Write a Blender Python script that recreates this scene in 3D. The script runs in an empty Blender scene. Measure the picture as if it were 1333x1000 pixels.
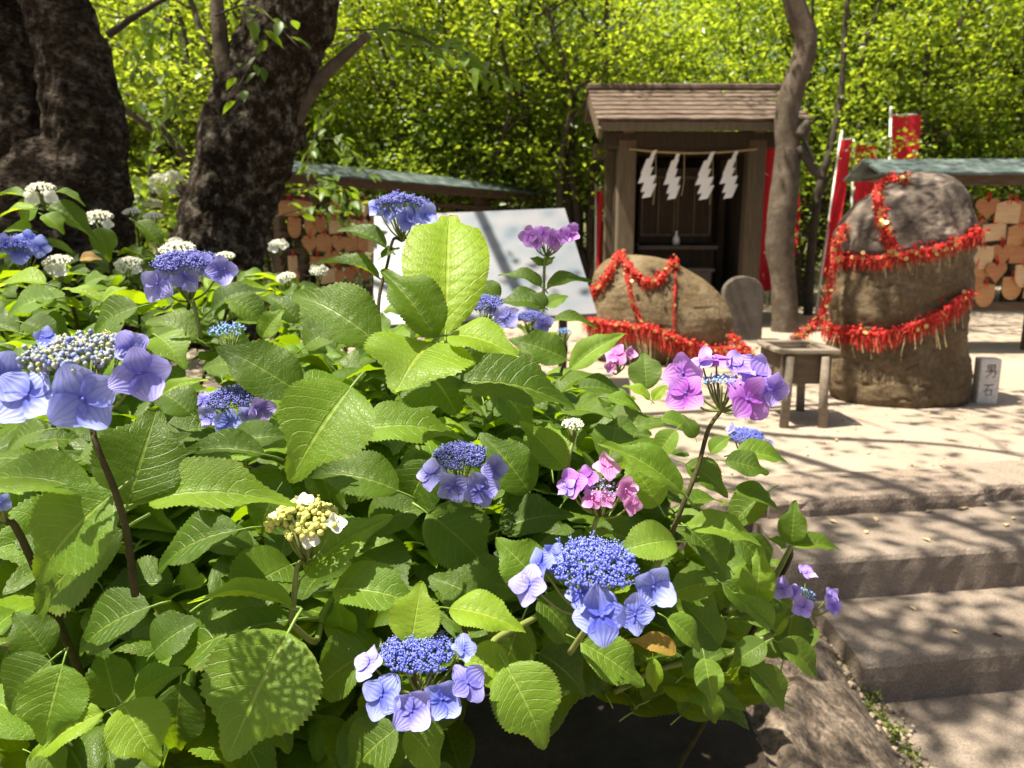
import bpy, bmesh, math, random
import numpy as np
from mathutils import Vector, Matrix, noise
from mathutils.bvhtree import BVHTree

rng = np.random.default_rng(7)
random.seed(7)
scene = bpy.context.scene
COL = scene.collection
R = math.radians

# ------------------------------------------------------------------ camera
PITCH = R(10.8)
CAM = np.array([0.0, 0.0, 1.0])
cam_data = bpy.data.cameras.new('camera')
cam_data.sensor_width = 36.0
cam_data.lens = 36.0 * 1000.0 / 1333.0
cam_data.clip_start = 0.02
cam_data.clip_end = 600.0
cam_data.dof.use_dof = True
cam_data.dof.focus_distance = 0.82
cam_data.dof.aperture_fstop = 9.0
cam = bpy.data.objects.new('camera', cam_data)
COL.objects.link(cam)
cam.location = CAM
cam.rotation_euler = (math.pi / 2 - PITCH, 0, 0)
scene.camera = cam

# ------------------------------------------------------------------ sky, sun, exposure
SUN = np.array([-0.38, -0.08, 0.92]); SUN /= np.linalg.norm(SUN)
world = bpy.data.worlds.new('World')
scene.world = world
world.use_nodes = True
wn = world.node_tree.nodes; wl = world.node_tree.links
wn.clear()
w_out = wn.new('ShaderNodeOutputWorld')
w_bg = wn.new('ShaderNodeBackground')
w_sky = wn.new('ShaderNodeTexSky')
w_sky.sky_type = 'NISHITA'
w_sky.sun_disc = False
w_sky.sun_elevation = math.asin(SUN[2])
w_sky.sun_rotation = math.atan2(SUN[0], SUN[1])
w_sky.dust_density = 4.0
w_sky.air_density = 0.7
w_sky.ozone_density = 0.4
w_bg.inputs['Strength'].default_value = 0.055
wl.new(w_sky.outputs[0], w_bg.inputs[0])
wl.new(w_bg.outputs[0], w_out.inputs[0])
sun_data = bpy.data.lights.new('sun', 'SUN')
sun_data.energy = 5.0
sun_data.angle = R(0.53)
sun_data.color = (1.0, 0.91, 0.77)
sun = bpy.data.objects.new('sun', sun_data)
COL.objects.link(sun)
sun.rotation_euler = Vector(SUN).to_track_quat('Z', 'Y').to_euler()
sun.location = (-4, -1, 12)
vs = scene.view_settings
vs.view_transform = 'Standard'
vs.look = 'None'
vs.gamma = 1.0
vs.use_curve_mapping = False
vs.exposure = 1.48
scene.render.engine = 'CYCLES'
cy = scene.cycles
cy.use_denoising = True
cy.max_bounces = 6
cy.diffuse_bounces = 3
cy.transmission_bounces = 4
cy.glossy_bounces = 2
cy.sample_clamp_indirect = 6.0

# ------------------------------------------------------------------ helpers
FW = np.array([0, math.cos(PITCH), -math.sin(PITCH)])
UPV = np.array([0, math.sin(PITCH), math.cos(PITCH)])
RT = np.array([1.0, 0, 0])
def ray(px, py):
    return (px - 666.5) / 1000 * RT - (py - 500) / 1000 * UPV + FW
def P(px, py, d):
    return CAM + d * ray(px, py)
def G(px, py, z=0.0):
    r = ray(px, py)
    return CAM + (z - 1.0) / r[2] * r
def PY(px, py, Y):
    r = ray(px, py)
    return CAM + Y / r[1] * r
def proj(p):
    v = np.asarray(p) - CAM
    d = v @ FW
    return 666.5 + 1000 * (v @ RT) / d, 500 - 1000 * (v @ UPV) / d, d
def nrm(v):
    v = np.asarray(v, float)
    return v / (np.linalg.norm(v) + 1e-12)

def link(o, parent=None):
    COL.objects.link(o)
    if parent is not None:
        o.parent = parent
    return o
def mesh_of(name, verts, faces, mats=(), smooth=False, midx=None):
    me = bpy.data.meshes.new(name)
    me.from_pydata(np.asarray(verts, float).tolist() if not isinstance(verts, list) else verts, [], faces.tolist() if isinstance(faces, np.ndarray) else faces)
    for m in (mats if isinstance(mats, (list, tuple)) else [mats]):
        me.materials.append(m)
    if midx is not None:
        me.polygons.foreach_set('material_index', np.asarray(midx, np.int32))
    if smooth:
        me.polygons.foreach_set('use_smooth', np.ones(len(me.polygons), bool))
    me.update()
    return me
def obj(name, me, parent=None, loc=None, **props):
    o = bpy.data.objects.new(name, me)
    link(o, parent)
    if loc is not None:
        o.location = loc
    for k, v in props.items():
        o[k] = v
    return o
def thing(name, label, cat, loc=(0, 0, 0), rz=0.0, group=None):
    o = bpy.data.objects.new(name, None)
    link(o)
    o.empty_display_size = 0.1
    o.location = loc
    o.rotation_euler = (0, 0, rz)
    o['label'] = label
    o['category'] = cat
    if group:
        o['group'] = group
    return o
def tag(o, label, cat, group=None):
    o['label'] = label; o['category'] = cat
    if group:
        o['group'] = group
    return o
ORD = ['first', 'second', 'third', 'fourth', 'fifth', 'sixth', 'seventh', 'eighth', 'ninth', 'tenth', 'eleventh', 'twelfth',
       'thirteenth', 'fourteenth', 'fifteenth', 'sixteenth', 'seventeenth', 'eighteenth', 'nineteenth', 'twentieth',
       'twenty-first', 'twenty-second', 'twenty-third', 'twenty-fourth']

class MB:
    """collects simple shapes into one mesh"""
    def __init__(s):
        s.v = []; s.f = []; s.m = []
    def add(s, v, f, m=0):
        n = len(s.v)
        s.v.extend([tuple(map(float, q)) for q in v])
        s.f.extend([tuple(int(i) + n for i in q) for q in f])
        s.m.extend([m] * len(f))
    def box(s, c, size, rot=None, m=0, bev=0.0):
        hx, hy, hz = [q / 2 for q in size]
        M = rot if rot is not None else Matrix.Identity(3)
        b = min(bev, hx * .45, hy * .45, hz * .45)
        if b <= 0:
            vs_ = [(x, y, z) for x in (-hx, hx) for y in (-hy, hy) for z in (-hz, hz)]
            fs = [(0, 1, 3, 2), (4, 6, 7, 5), (0, 4, 5, 1), (2, 3, 7, 6), (0, 2, 6, 4), (1, 5, 7, 3)]
        else:
            bm = bmesh.new()
            bmesh.ops.create_cube(bm, size=1)
            bmesh.ops.scale(bm, verts=bm.verts, vec=size)
            bmesh.ops.bevel(bm, geom=bm.edges[:], offset=b, segments=1, affect='EDGES')
            bm.verts.index_update()
            vs_ = [tuple(q.co) for q in bm.verts]
            fs = [[q.index for q in f.verts] for f in bm.faces]
            bm.free()
        c = Vector(c)
        s.add([c + M @ Vector(q) for q in vs_], fs, m)
    def tube(s, pts, rad, n=8, m=0, rough=0.0, seed=0, cap=True, fr=6.0):
        v, f = tube(pts, rad, n, rough, seed, cap, fr)
        s.add(v, f, m)
    def mesh(s, name, mats, smooth=False):
        return mesh_of(name, s.v, s.f, mats, smooth, s.m)

def tube(pts, rad, n=8, rough=0.0, seed=0, cap=True, fr=6.0):
    pts = np.asarray(pts, float)
    k = len(pts)
    rad = np.full(k, rad) if np.isscalar(rad) else np.asarray(rad, float)
    T = np.gradient(pts, axis=0)
    T /= np.linalg.norm(T, axis=1)[:, None] + 1e-12
    a = np.array([1.0, 0, 0]) if abs(T[0][0]) < .8 else np.array([0, 1.0, 0])
    N = nrm(a - T[0] * (a @ T[0]))
    V = []
    for i in range(k):
        N = nrm(N - T[i] * (N @ T[i]))
        B = np.cross(T[i], N)
        for j in range(n):
            t = 2 * math.pi * j / n
            d = math.cos(t) * N + math.sin(t) * B
            r = rad[i]
            if rough:
                q = pts[i] + d * rad[i]
                r *= 1 + rough * (noise.noise(Vector(q * fr) + Vector((seed * 7.3, 0, 0))) + .5 * noise.noise(Vector(q * fr * 2.7)))
                if n > 60:
                    w_ = Vector((q[0] * 26, q[1] * 26, q[2] * 9))
                    r += .026 * (abs(noise.noise(w_)) - .22) + .010 * abs(noise.noise(w_ * 2.3)) + .005 * noise.noise(w_ * 5)
            V.append(pts[i] + d * r)
    Fc = []
    for i in range(k - 1):
        for j in range(n):
            Fc.append((i * n + j, i * n + (j + 1) % n, (i + 1) * n + (j + 1) % n, (i + 1) * n + j))
    if cap:
        Fc.append(tuple(range(n - 1, -1, -1)))
        Fc.append(tuple((k - 1) * n + j for j in range(n)))
    return V, Fc
def smooth_path(pts, per=6):
    """Catmull-Rom"""
    p = np.asarray(pts, float)
    p = np.vstack([2 * p[0] - p[1], p, 2 * p[-1] - p[-2]])
    out = []
    for i in range(1, len(p) - 2):
        for t in np.linspace(0, 1, per, endpoint=False):
            a, b, c, d = p[i - 1], p[i], p[i + 1], p[i + 2]
            out.append(.5 * ((2 * b) + (c - a) * t + (2 * a - 5 * b + 4 * c - d) * t * t + (3 * b - a - 3 * c + d) * t ** 3))
    out.append(p[-2])
    return np.array(out)

def copy_tree(o, parent=None):
    c = o.copy(); COL.objects.link(c); c.parent = parent
    for ch in list(o.children):
        copy_tree(ch, c)
    return c

# ------------------------------------------------------------------ materials
def nmat(name):
    m = bpy.data.materials.new(name)
    m.use_nodes = True
    nt = m.node_tree
    nt.nodes.clear()
    out = nt.nodes.new('ShaderNodeOutputMaterial')
    return m, nt, out
def ramp(nt, stops):
    r = nt.nodes.new('ShaderNodeValToRGB')
    e = r.color_ramp.elements
    while len(e) < len(stops):
        e.new(0.5)
    for q, (p, c) in zip(e, stops):
        q.position = p
        q.color = (*c, 1) if len(c) == 3 else c
    return r
def solid(name, c1, c2=None, scale=8.0, rough=0.8, bump=0.0, bscale=None, detail=6.0, spec=0.3, stretch=None, c3=None, metallic=0.0, fine=None):
    """noise-varied solid material; fine=(scale, amount) adds speckle"""
    m, nt, out = nmat(name)
    N, L = nt.nodes, nt.links
    b = N.new('ShaderNodeBsdfPrincipled')
    b.inputs['Roughness'].default_value = rough
    b.inputs['Specular IOR Level'].default_value = spec
    b.inputs['Metallic'].default_value = metallic
    L.new(b.outputs[0], out.inputs[0])
    tc = N.new('ShaderNodeTexCoord')
    src = tc.outputs['Object']
    if stretch:
        mp = N.new('ShaderNodeMapping'); mp.inputs['Scale'].default_value = stretch
        L.new(src, mp.inputs[0]); src = mp.outputs[0]
    n1 = N.new('ShaderNodeTexNoise'); n1.inputs['Scale'].default_value = scale; n1.inputs['Detail'].default_value = detail
    n1.inputs['Roughness'].default_value = .65
    L.new(src, n1.inputs['Vector'])
    c2 = c2 or c1
    stops = [(.3, c1), (.7, c2)] if c3 is None else [(.28, c1), (.5, c2), (.7, c3)]
    rp = ramp(nt, stops)
    L.new(n1.outputs['Fac'], rp.inputs[0])
    col = rp.outputs[0]
    if fine:
        n2 = N.new('ShaderNodeTexNoise'); n2.inputs['Scale'].default_value = fine[0]; n2.inputs['Detail'].default_value = 3
        L.new(src, n2.inputs['Vector'])
        r2 = ramp(nt, [(.32, (1 - fine[1],) * 3), (.5, (1, 1, 1)), (.68, (1 + fine[1],) * 3)])
        L.new(n2.outputs['Fac'], r2.inputs[0])
        mx = N.new('ShaderNodeMix'); mx.data_type = 'RGBA'; mx.blend_type = 'MULTIPLY'; mx.inputs[0].default_value = 1
        L.new(col, mx.inputs[6]); L.new(r2.outputs[0], mx.inputs[7])
        col = mx.outputs[2]
    L.new(col, b.inputs['Base Color'])
    if bump:
        nb = N.new('ShaderNodeTexNoise'); nb.inputs['Scale'].default_value = bscale or scale * 4; nb.inputs['Detail'].default_value = 6
        nb.inputs['Roughness'].default_value = .7
        L.new(src, nb.inputs['Vector'])
        bp = N.new('ShaderNodeBump'); bp.inputs['Strength'].default_value = bump; bp.inputs['Distance'].default_value = .02
        L.new(nb.outputs['Fac'], bp.inputs['Height'])
        L.new(bp.outputs[0], b.inputs['Normal'])
    return m
def leafy(name, c1, c2, tr, trans=0.35, rough=0.45, spec=0.4):
    """small tree leaves: colour varies from leaf to leaf"""
    m, nt, out = nmat(name)
    N, L = nt.nodes, nt.links
    b = N.new('ShaderNodeBsdfPrincipled'); b.inputs['Roughness'].default_value = rough; b.inputs['Specular IOR Level'].default_value = spec
    t = N.new('ShaderNodeBsdfTranslucent')
    geo = N.new('ShaderNodeNewGeometry')
    rp = ramp(nt, [(0, c1), (1, c2)])
    L.new(geo.outputs['Random Per Island'], rp.inputs[0])
    L.new(rp.outputs[0], b.inputs['Base Color'])
    rt = ramp(nt, [(0, tuple(q * .75 for q in tr)), (1, tr)])
    L.new(geo.outputs['Random Per Island'], rt.inputs[0])
    L.new(rt.outputs[0], t.inputs['Color'])
    mx = N.new('ShaderNodeMixShader'); mx.inputs[0].default_value = trans
    L.new(b.outputs[0], mx.inputs[1]); L.new(t.outputs[0], mx.inputs[2])
    L.new(mx.outputs[0], out.inputs[0])
    return m
NV = 9.0
def hydrangea_leaf(name, c1, c2, vein, tr, trans=0.3, rough=0.46):
    m, nt, out = nmat(name)
    N, L = nt.nodes, nt.links
    def math_(op, a, b=None, c=None):
        q = N.new('ShaderNodeMath'); q.operation = op
        for i, s in enumerate((a, b, c)):
            if s is None: continue
            if isinstance(s, (int, float)): q.inputs[i].default_value = s
            else: L.new(s, q.inputs[i])
        return q.outputs[0]
    uv = N.new('ShaderNodeUVMap')
    sp = N.new('ShaderNodeSeparateXYZ'); L.new(uv.outputs[0], sp.inputs[0])
    u, v = sp.outputs[0], sp.outputs[1]
    a = math_('ABSOLUTE', math_('MULTIPLY_ADD', v, 2.0, -1.0))
    curve = math_('POWER', a, 1.35)
    w = math_('SUBTRACT', math_('MULTIPLY', u, NV), math_('MULTIPLY', curve, 2.1))
    fr = math_('ABSOLUTE', math_('SUBTRACT', math_('FRACT', w), .5))      # .5 on a vein
    lat = N.new('ShaderNodeMapRange'); lat.interpolation_type = 'SMOOTHSTEP'
    lat.inputs['From Min'].default_value = .42; lat.inputs['From Max'].default_value = .5
    L.new(fr, lat.inputs[0])
    mid = N.new('ShaderNodeMapRange'); mid.interpolation_type = 'SMOOTHSTEP'
    mid.inputs['From Min'].default_value = .055; mid.inputs['From Max'].default_value = .02
    L.new(a, mid.inputs[0])
    lat2 = math_('MULTIPLY', lat.outputs[0], .62)
    veins = math_('MAXIMUM', lat2, mid.outputs[0])
    tc = N.new('ShaderNodeTexCoord')
    net = N.new('ShaderNodeTexVoronoi'); net.feature = 'DISTANCE_TO_EDGE'; net.inputs['Scale'].default_value = 26
    L.new(tc.outputs['Object'], net.inputs['Vector'])
    netm = N.new('ShaderNodeMapRange'); netm.inputs['From Min'].default_value = .0; netm.inputs['From Max'].default_value = .12
    netm.inputs['To Min'].default_value = 1; netm.inputs['To Max'].default_value = 0
    L.new(net.outputs['Distance'], netm.inputs[0])
    veins2 = math_('MAXIMUM', veins, math_('MULTIPLY', netm.outputs[0], .16))
    oi = N.new('ShaderNodeObjectInfo')
    no = N.new('ShaderNodeTexNoise'); no.inputs['Scale'].default_value = 3.0; no.inputs['Detail'].default_value = 5
    L.new(tc.outputs['Object'], no.inputs['Vector'])
    mixf = math_('ADD', math_('MULTIPLY', oi.outputs['Random'], .75), math_('MULTIPLY', math_('SUBTRACT', no.outputs['Fac'], .4), .7))
    rp = ramp(nt, [(.05, c1), (.95, c2)]); L.new(mixf, rp.inputs[0])
    mx = N.new('ShaderNodeMix'); mx.data_type = 'RGBA'
    L.new(veins2, mx.inputs[0]); L.new(rp.outputs[0], mx.inputs[6]); mx.inputs[7].default_value = (*vein, 1)
    # small blemishes
    sp2 = N.new('ShaderNodeTexNoise'); sp2.inputs['Scale'].default_value = 14; sp2.inputs['Detail'].default_value = 2
    L.new(tc.outputs['Object'], sp2.inputs['Vector'])
    edge = N.new('ShaderNodeMapRange'); edge.inputs['From Min'].default_value = .72; edge.inputs['From Max'].default_value = 1.0; edge.inputs['To Max'].default_value = .17; L.new(a, edge.inputs[0])
    rnd = math_('MULTIPLY', math_('SUBTRACT', oi.outputs['Random'], .55), .12)
    sr = ramp(nt, [(.69, (0, 0, 0)), (.76, (1, 1, 1))]); L.new(math_('ADD', math_('ADD', sp2.outputs['Fac'], edge.outputs[0]), rnd), sr.inputs[0])
    mx2 = N.new('ShaderNodeMix'); mx2.data_type = 'RGBA'
    L.new(math_('MULTIPLY', sr.outputs[0], .45), mx2.inputs[0]); L.new(mx.outputs[2], mx2.inputs[6]); mx2.inputs[7].default_value = (.16, .13, .03, 1)
    b = N.new('ShaderNodeBsdfPrincipled')
    b.inputs['Roughness'].default_value = rough
    b.inputs['Specular IOR Level'].default_value = .34
    L.new(mx2.outputs[2], b.inputs['Base Color'])
    bp = N.new('ShaderNodeBump'); bp.inputs['Strength'].default_value = .42; bp.inputs['Distance'].default_value = .0035; bp.invert = True
    L.new(veins2, bp.inputs['Height'])
    L.new(bp.outputs[0], b.inputs['Normal'])
    t = N.new('ShaderNodeBsdfTranslucent')
    mt = N.new('ShaderNodeMix'); mt.data_type = 'RGBA'
    L.new(veins2, mt.inputs[0]); mt.inputs[6].default_value = (*tr, 1); mt.inputs[7].default_value = (tr[0] * 1.25, tr[1] * 1.1, tr[2] * 1.4, 1)
    L.new(mt.outputs[2], t.inputs['Color'])
    ms = N.new('ShaderNodeMixShader'); ms.inputs[0].default_value = trans
    L.new(b.outputs[0], ms.inputs[1]); L.new(t.outputs[0], ms.inputs[2])
    L.new(ms.outputs[0], out.inputs[0])
    return m
def sepal_mat(name, inner, outer, vein, trans=.3):
    m, nt, out = nmat(name)
    N, L = nt.nodes, nt.links
    uv = N.new('ShaderNodeUVMap')
    sp = N.new('ShaderNodeSeparateXYZ'); L.new(uv.outputs[0], sp.inputs[0])
    oi = N.new('ShaderNodeObjectInfo')
    ad = N.new('ShaderNodeMath'); ad.operation = 'MULTIPLY_ADD'; ad.inputs[1].default_value = .5
    L.new(oi.outputs['Random'], ad.inputs[0])
    s2 = N.new('ShaderNodeMath'); s2.operation = 'SUBTRACT'; s2.inputs[1].default_value = .25; L.new(sp.outputs[0], s2.inputs[0])
    L.new(s2.outputs[0], ad.inputs[2])
    rp = ramp(nt, [(.0, inner), (.85, outer)]); L.new(ad.outputs[0], rp.inputs[0])
    wv = N.new('ShaderNodeTexWave'); wv.wave_type = 'BANDS'; wv.bands_direction = 'Y'
    wv.inputs['Scale'].default_value = 2.6; wv.inputs['Distortion'].default_value = 2.0; wv.inputs['Detail'].default_value = 2
    L.new(uv.outputs[0], wv.inputs['Vector'])
    vr = ramp(nt, [(.75, (0, 0, 0)), (1, (1, 1, 1))]); L.new(wv.outputs['Fac'], vr.inputs[0])
    ml = N.new('ShaderNodeMath'); ml.operation = 'MULTIPLY'; ml.inputs[1].default_value = .4; L.new(vr.outputs[0], ml.inputs[0])
    mx = N.new('ShaderNodeMix'); mx.data_type = 'RGBA'; L.new(ml.outputs[0], mx.inputs[0]); L.new(rp.outputs[0], mx.inputs[6]); mx.inputs[7].default_value = (*vein, 1)
    b = N.new('ShaderNodeBsdfPrincipled'); b.inputs['Roughness'].default_value = .55; b.inputs['Specular IOR Level'].default_value = .25
    L.new(mx.outputs[2], b.inputs['Base Color'])
    bp = N.new('ShaderNodeBump'); bp.inputs['Strength'].default_value = .3; bp.inputs['Distance'].default_value = .001; L.new(wv.outputs['Fac'], bp.inputs['Height']); L.new(bp.outputs[0], b.inputs['Normal'])
    t = N.new('ShaderNodeBsdfTranslucent'); L.new(mx.outputs[2], t.inputs['Color'])
    ms = N.new('ShaderNodeMixShader'); ms.inputs[0].default_value = trans
    L.new(b.outputs[0], ms.inputs[1]); L.new(t.outputs[0], ms.inputs[2]); L.new(ms.outputs[0], out.inputs[0])
    return m

M = {}
M['leaf_d'] = hydrangea_leaf('hydrangea_leaf_deep', (.036, .080, .004), (.080, .146, .008), (.15, .215, .028), (.27, .43, .004), .40)  # deep green; shade on the darker leaves is put into this colour
M['leaf_m'] = hydrangea_leaf('hydrangea_leaf_mid', (.086, .174, .011), (.142, .245, .020), (.24, .35, .050), (.40, .57, .006), .42)  # paler green; sunlight on the bright leaves is put into this colour
M['leaf_y'] = hydrangea_leaf('hydrangea_leaf_young_and_sunlit', (.148, .268, .011), (.222, .348, .020), (.32, .43, .055), (.52, .68, .014), .45)
M['leaf_o'] = hydrangea_leaf('hydrangea_leaf_old', (.22, .13, .02), (.30, .20, .03), (.34, .26, .08), (.40, .26, .02), .3)
M['petiole'] = solid('petiole_green', (.13, .22, .04), (.20, .30, .06), 20, .5)
M['stem'] = solid('stem_brown', (.030, .026, .010), (.070, .068, .024), 30, .8, .3, spec=.15)
M['stem_green'] = solid('stem_green', (.10, .14, .03), (.19, .22, .06), 25, .6)
M['blue'] = sepal_mat('sepal_blue', (.095, .125, .58), (.36, .42, .88), (.12, .13, .56))
M['violet'] = sepal_mat('sepal_violet', (.21, .13, .56), (.46, .36, .82), (.20, .10, .50))
M['lilac'] = sepal_mat('sepal_lilac', (.16, .155, .57), (.41, .40, .85), (.15, .13, .52))
M['purple'] = sepal_mat('sepal_purple', (.34, .09, .48), (.55, .29, .73), (.30, .08, .45))
M['pink'] = sepal_mat('sepal_pink', (.56, .13, .44), (.70, .37, .67), (.52, .11, .38))
M['white'] = sepal_mat('sepal_white', (.72, .74, .60), (.86, .86, .82), (.66, .68, .5))
M['bud_blue'] = solid('bud_blue', (.045, .06, .36), (.14, .18, .60), 40, .5)
M['bud_pale'] = leafy('bud_pale_blue', (.14, .19, .56), (.44, .46, .20), (.3, .35, .4), .1, .5, .3)
M['bud_dark'] = solid('bud_dark_blue', (.035, .04, .22), (.12, .12, .42), 40, .5)
M['bud_cream'] = solid('bud_cream', (.40, .40, .06), (.58, .56, .19), 40, .5)
M['bud_white'] = solid('bud_white', (.70, .70, .52), (.82, .82, .72), 40, .5)
M['bud_pink'] = solid('bud_pink', (.34, .30, .60), (.62, .44, .68), 40, .5)
M['bud_sky'] = solid('bud_sky', (.14, .30, .70), (.34, .52, .80), 40, .5)
M['anther'] = solid('anther_tip', (.15, .19, .58), (.33, .37, .72), 40, .5)
M['eye'] = solid('floret_eye', (.05, .05, .34), (.12, .12, .5), 20, .5)
M['soil'] = solid('soil_dark', (.018, .012, .008), (.05, .035, .022), 9, .95, .9, 40)
M['bark'] = solid('cherry_bark', (.014, .010, .0065), (.040, .030, .020), 14, .95, 1.0, 70, stretch=(1, 1, 1.5), c3=(.15, .128, .098), spec=.1, fine=(48, .7))
M['bark_lichen'] = solid('bark_with_lichen', (.012, .009, .0055), (.034, .025, .0165), 17, .95, 1.0, 45, c3=(.20, .18, .14), spec=.1, fine=(60, .6))
M['bark_grey'] = solid('grey_bark', (.055, .042, .030), (.095, .074, .054), 7, .9, .7, 40, c3=(.16, .13, .10), spec=.15)
M['bark_thin'] = solid('thin_stem_bark', (.030, .024, .016), (.075, .06, .042), 8, .85, .4, 40)
M['wood'] = solid('cut_branch_wood', (.28, .22, .15), (.40, .33, .24), 12, .8, .3)
M['ground'] = solid('sandy_ground', (.265, .212, .158), (.36, .298, .23), 1.6, .95, .5, 60, fine=(150, .22))
M['kerb'] = solid('kerb_granite', (.22, .17, .128), (.34, .275, .215), 5, .9, .8, 60, fine=(130, .35))
M['step'] = solid('step_granite', (.185, .148, .113), (.295, .242, .190), 3, .9, .7, 90, fine=(170, .25))
M['bank'] = solid('weathered_rock', (.045, .032, .022), (.13, .10, .072), 9, .92, 1.0, 26, c3=(.24, .19, .14), fine=(60, .5))
M['moss'] = leafy('moss_leaf', (.06, .09, .015), (.16, .17, .04), (.2, .26, .04), .2)
M['gravel'] = solid('gravel_stone', (.20, .16, .11), (.38, .31, .22), 14, .9, .5)
M['male'] = solid('standing_stone', (.062, .043, .021), (.118, .083, .043), 3.2, .8, 1.0, 26, c3=(.19, .145, .088), fine=(40, .22))
M['female'] = solid('round_stone', (.075, .052, .024), (.145, .102, .048), 3.4, .72, .9, 22, c3=(.23, .178, .105), fine=(44, .2))
M['cap'] = solid('grey_cap_stone', (.052, .040, .029), (.10, .078, .060), 5, .85, 1.0, 18, c3=(.27, .225, .175))
M['stele'] = solid('dark_slab', (.06, .05, .042), (.11, .092, .075), 8, .8, .5)
M['post_stone'] = solid('pale_granite', (.46, .45, .42), (.62, .60, .57), 30, .8, .3, fine=(160, .25))
M['ink'] = solid('engraved_ink', (.03, .03, .03), (.06, .055, .05), 20, .7)
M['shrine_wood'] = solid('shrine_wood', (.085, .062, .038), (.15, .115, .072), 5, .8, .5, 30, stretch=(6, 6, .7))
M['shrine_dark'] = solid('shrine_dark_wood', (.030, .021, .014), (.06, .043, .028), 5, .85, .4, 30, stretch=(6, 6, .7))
M['roof_wood'] = solid('bark_roof', (.065, .044, .031), (.14, .10, .072), 4, .9, 1.0, 40, c3=(.25, .185, .145), stretch=(1, 3, 3))
M['paper'] = solid('white_paper', (.80, .80, .79), (.86, .86, .85), 5, .8)
M['rope'] = solid('straw_rope', (.30, .24, .12), (.44, .36, .20), 30, .9, .5)
M['porcelain'] = solid('porcelain', (.75, .75, .74), (.8, .8, .79), 5, .3)
M['box_wood'] = solid('weathered_box_wood', (.10, .072, .043), (.18, .135, .085), 6, .85, .6, 40, stretch=(1, 1, 5))
M['box_rim'] = solid('weathered_box_rim', (.17, .135, .098), (.27, .225, .17), 6, .85, .5, 40, stretch=(1, 6, 6))
M['red'] = solid('red_thread', (.26, .008, .010), (.46, .018, .014), 30, .8, c3=(.58, .05, .03))
M['red_pale'] = solid('faded_red_thread', (.55, .09, .04), (.72, .22, .12), 30, .8)
M['coin'] = solid('brass_coin', (.42, .27, .08), (.58, .40, .15), 30, .45, metallic=.4, spec=.4)
M['straw'] = solid('old_thread_ends', (.36, .26, .13), (.52, .40, .22), 30, .9)
M['ema'] = solid('plaque_wood', (.30, .15, .06), (.46, .25, .11), 5, .75, .2, 40, stretch=(1, 1, 7))
M['ema_pale'] = solid('plaque_wood_pale', (.42, .28, .15), (.56, .40, .24), 5, .75, .2, 40, stretch=(1, 1, 7))
M['ema_dark'] = solid('plaque_wood_dark', (.27, .115, .05), (.40, .19, .085), 5, .75, .2, 40, stretch=(1, 1, 7))
M['rack_wood'] = solid('rack_wood', (.055, .036, .024), (.115, .08, .053), 6, .85, .4, 30, stretch=(1, 1, 5))
M['rack_roof'] = solid('green_copper_roof', (.030, .044, .041), (.058, .080, .075), 7, .55, .4, 30, c3=(.15, .19, .18))
M['banner'] = solid('red_banner', (.56, .012, .022), (.70, .03, .04), 3, .8)
M['banner_dark'] = solid('deep_red_banner', (.36, .010, .016), (.48, .02, .025), 3, .8)
M['pole'] = solid('white_pole', (.55, .54, .50), (.70, .69, .66), 10, .5)
M['terrain'] = solid('forest_floor', (.05, .055, .02), (.12, .115, .05), 2, .95, .6, 20)
M['tree_leaf'] = leafy('woodland_leaf', (.07, .135, .010), (.15, .225, .016), (.48, .60, .03), .5, .38, .5)
M['tree_leaf2'] = leafy('woodland_leaf_yellowgreen', (.12, .185, .010), (.21, .285, .016), (.52, .66, .045), .52, .38, .5)
M['tree_leaf3'] = leafy('woodland_leaf_dark', (.045, .10, .012), (.10, .175, .018), (.34, .48, .03), .45)
M['cherry_leaf'] = leafy('cherry_leaf', (.05, .115, .012), (.09, .165, .016), (.32, .48, .02), .45)
M['far_leaf'] = leafy('far_wood_leaf', (.05, .10, .012), (.11, .18, .02), (.36, .48, .04), .45)
def board_mat():
    m, nt, out = nmat('faded_photo_print')
    N, L = nt.nodes, nt.links
    b = N.new('ShaderNodeBsdfPrincipled'); b.inputs['Roughness'].default_value = .35; L.new(b.outputs[0], out.inputs[0])
    tc = N.new('ShaderNodeTexCoord')
    v = N.new('ShaderNodeTexVoronoi'); v.inputs['Scale'].default_value = 7; v.feature = 'SMOOTH_F1'
    L.new(tc.outputs['Object'], v.inputs['Vector'])
    n = N.new('ShaderNodeTexNoise'); n.inputs['Scale'].default_value = 2.2; n.inputs['Detail'].default_value = 3; L.new(tc.outputs['Object'], n.inputs['Vector'])
    r1 = ramp(nt, [(.08, (.060, .092, .122)), (.33, (.118, .140, .162)), (.60, (.165, .168, .182))]); L.new(v.outputs['Distance'], r1.inputs[0])
    r2 = ramp(nt, [(.38, (.18, .178, .188)), (.50, (.18, .182, .192)), (.64, (.24, .165, .185))]); L.new(n.outputs['Fac'], r2.inputs[0])
    n3 = N.new('ShaderNodeTexNoise'); n3.inputs['Scale'].default_value = 1.6; L.new(tc.outputs['Object'], n3.inputs['Vector'])
    r3 = ramp(nt, [(.54, (0, 0, 0)), (.70, (1, 1, 1))]); L.new(n3.outputs['Fac'], r3.inputs[0])
    mx = N.new('ShaderNodeMix'); mx.data_type = 'RGBA'
    L.new(r3.outputs[0], mx.inputs[0]); L.new(r1.outputs[0], mx.inputs[6]); L.new(r2.outputs[0], mx.inputs[7])
    L.new(mx.outputs[2], b.inputs['Base Color'])
    return m
M['print'] = board_mat()
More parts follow.
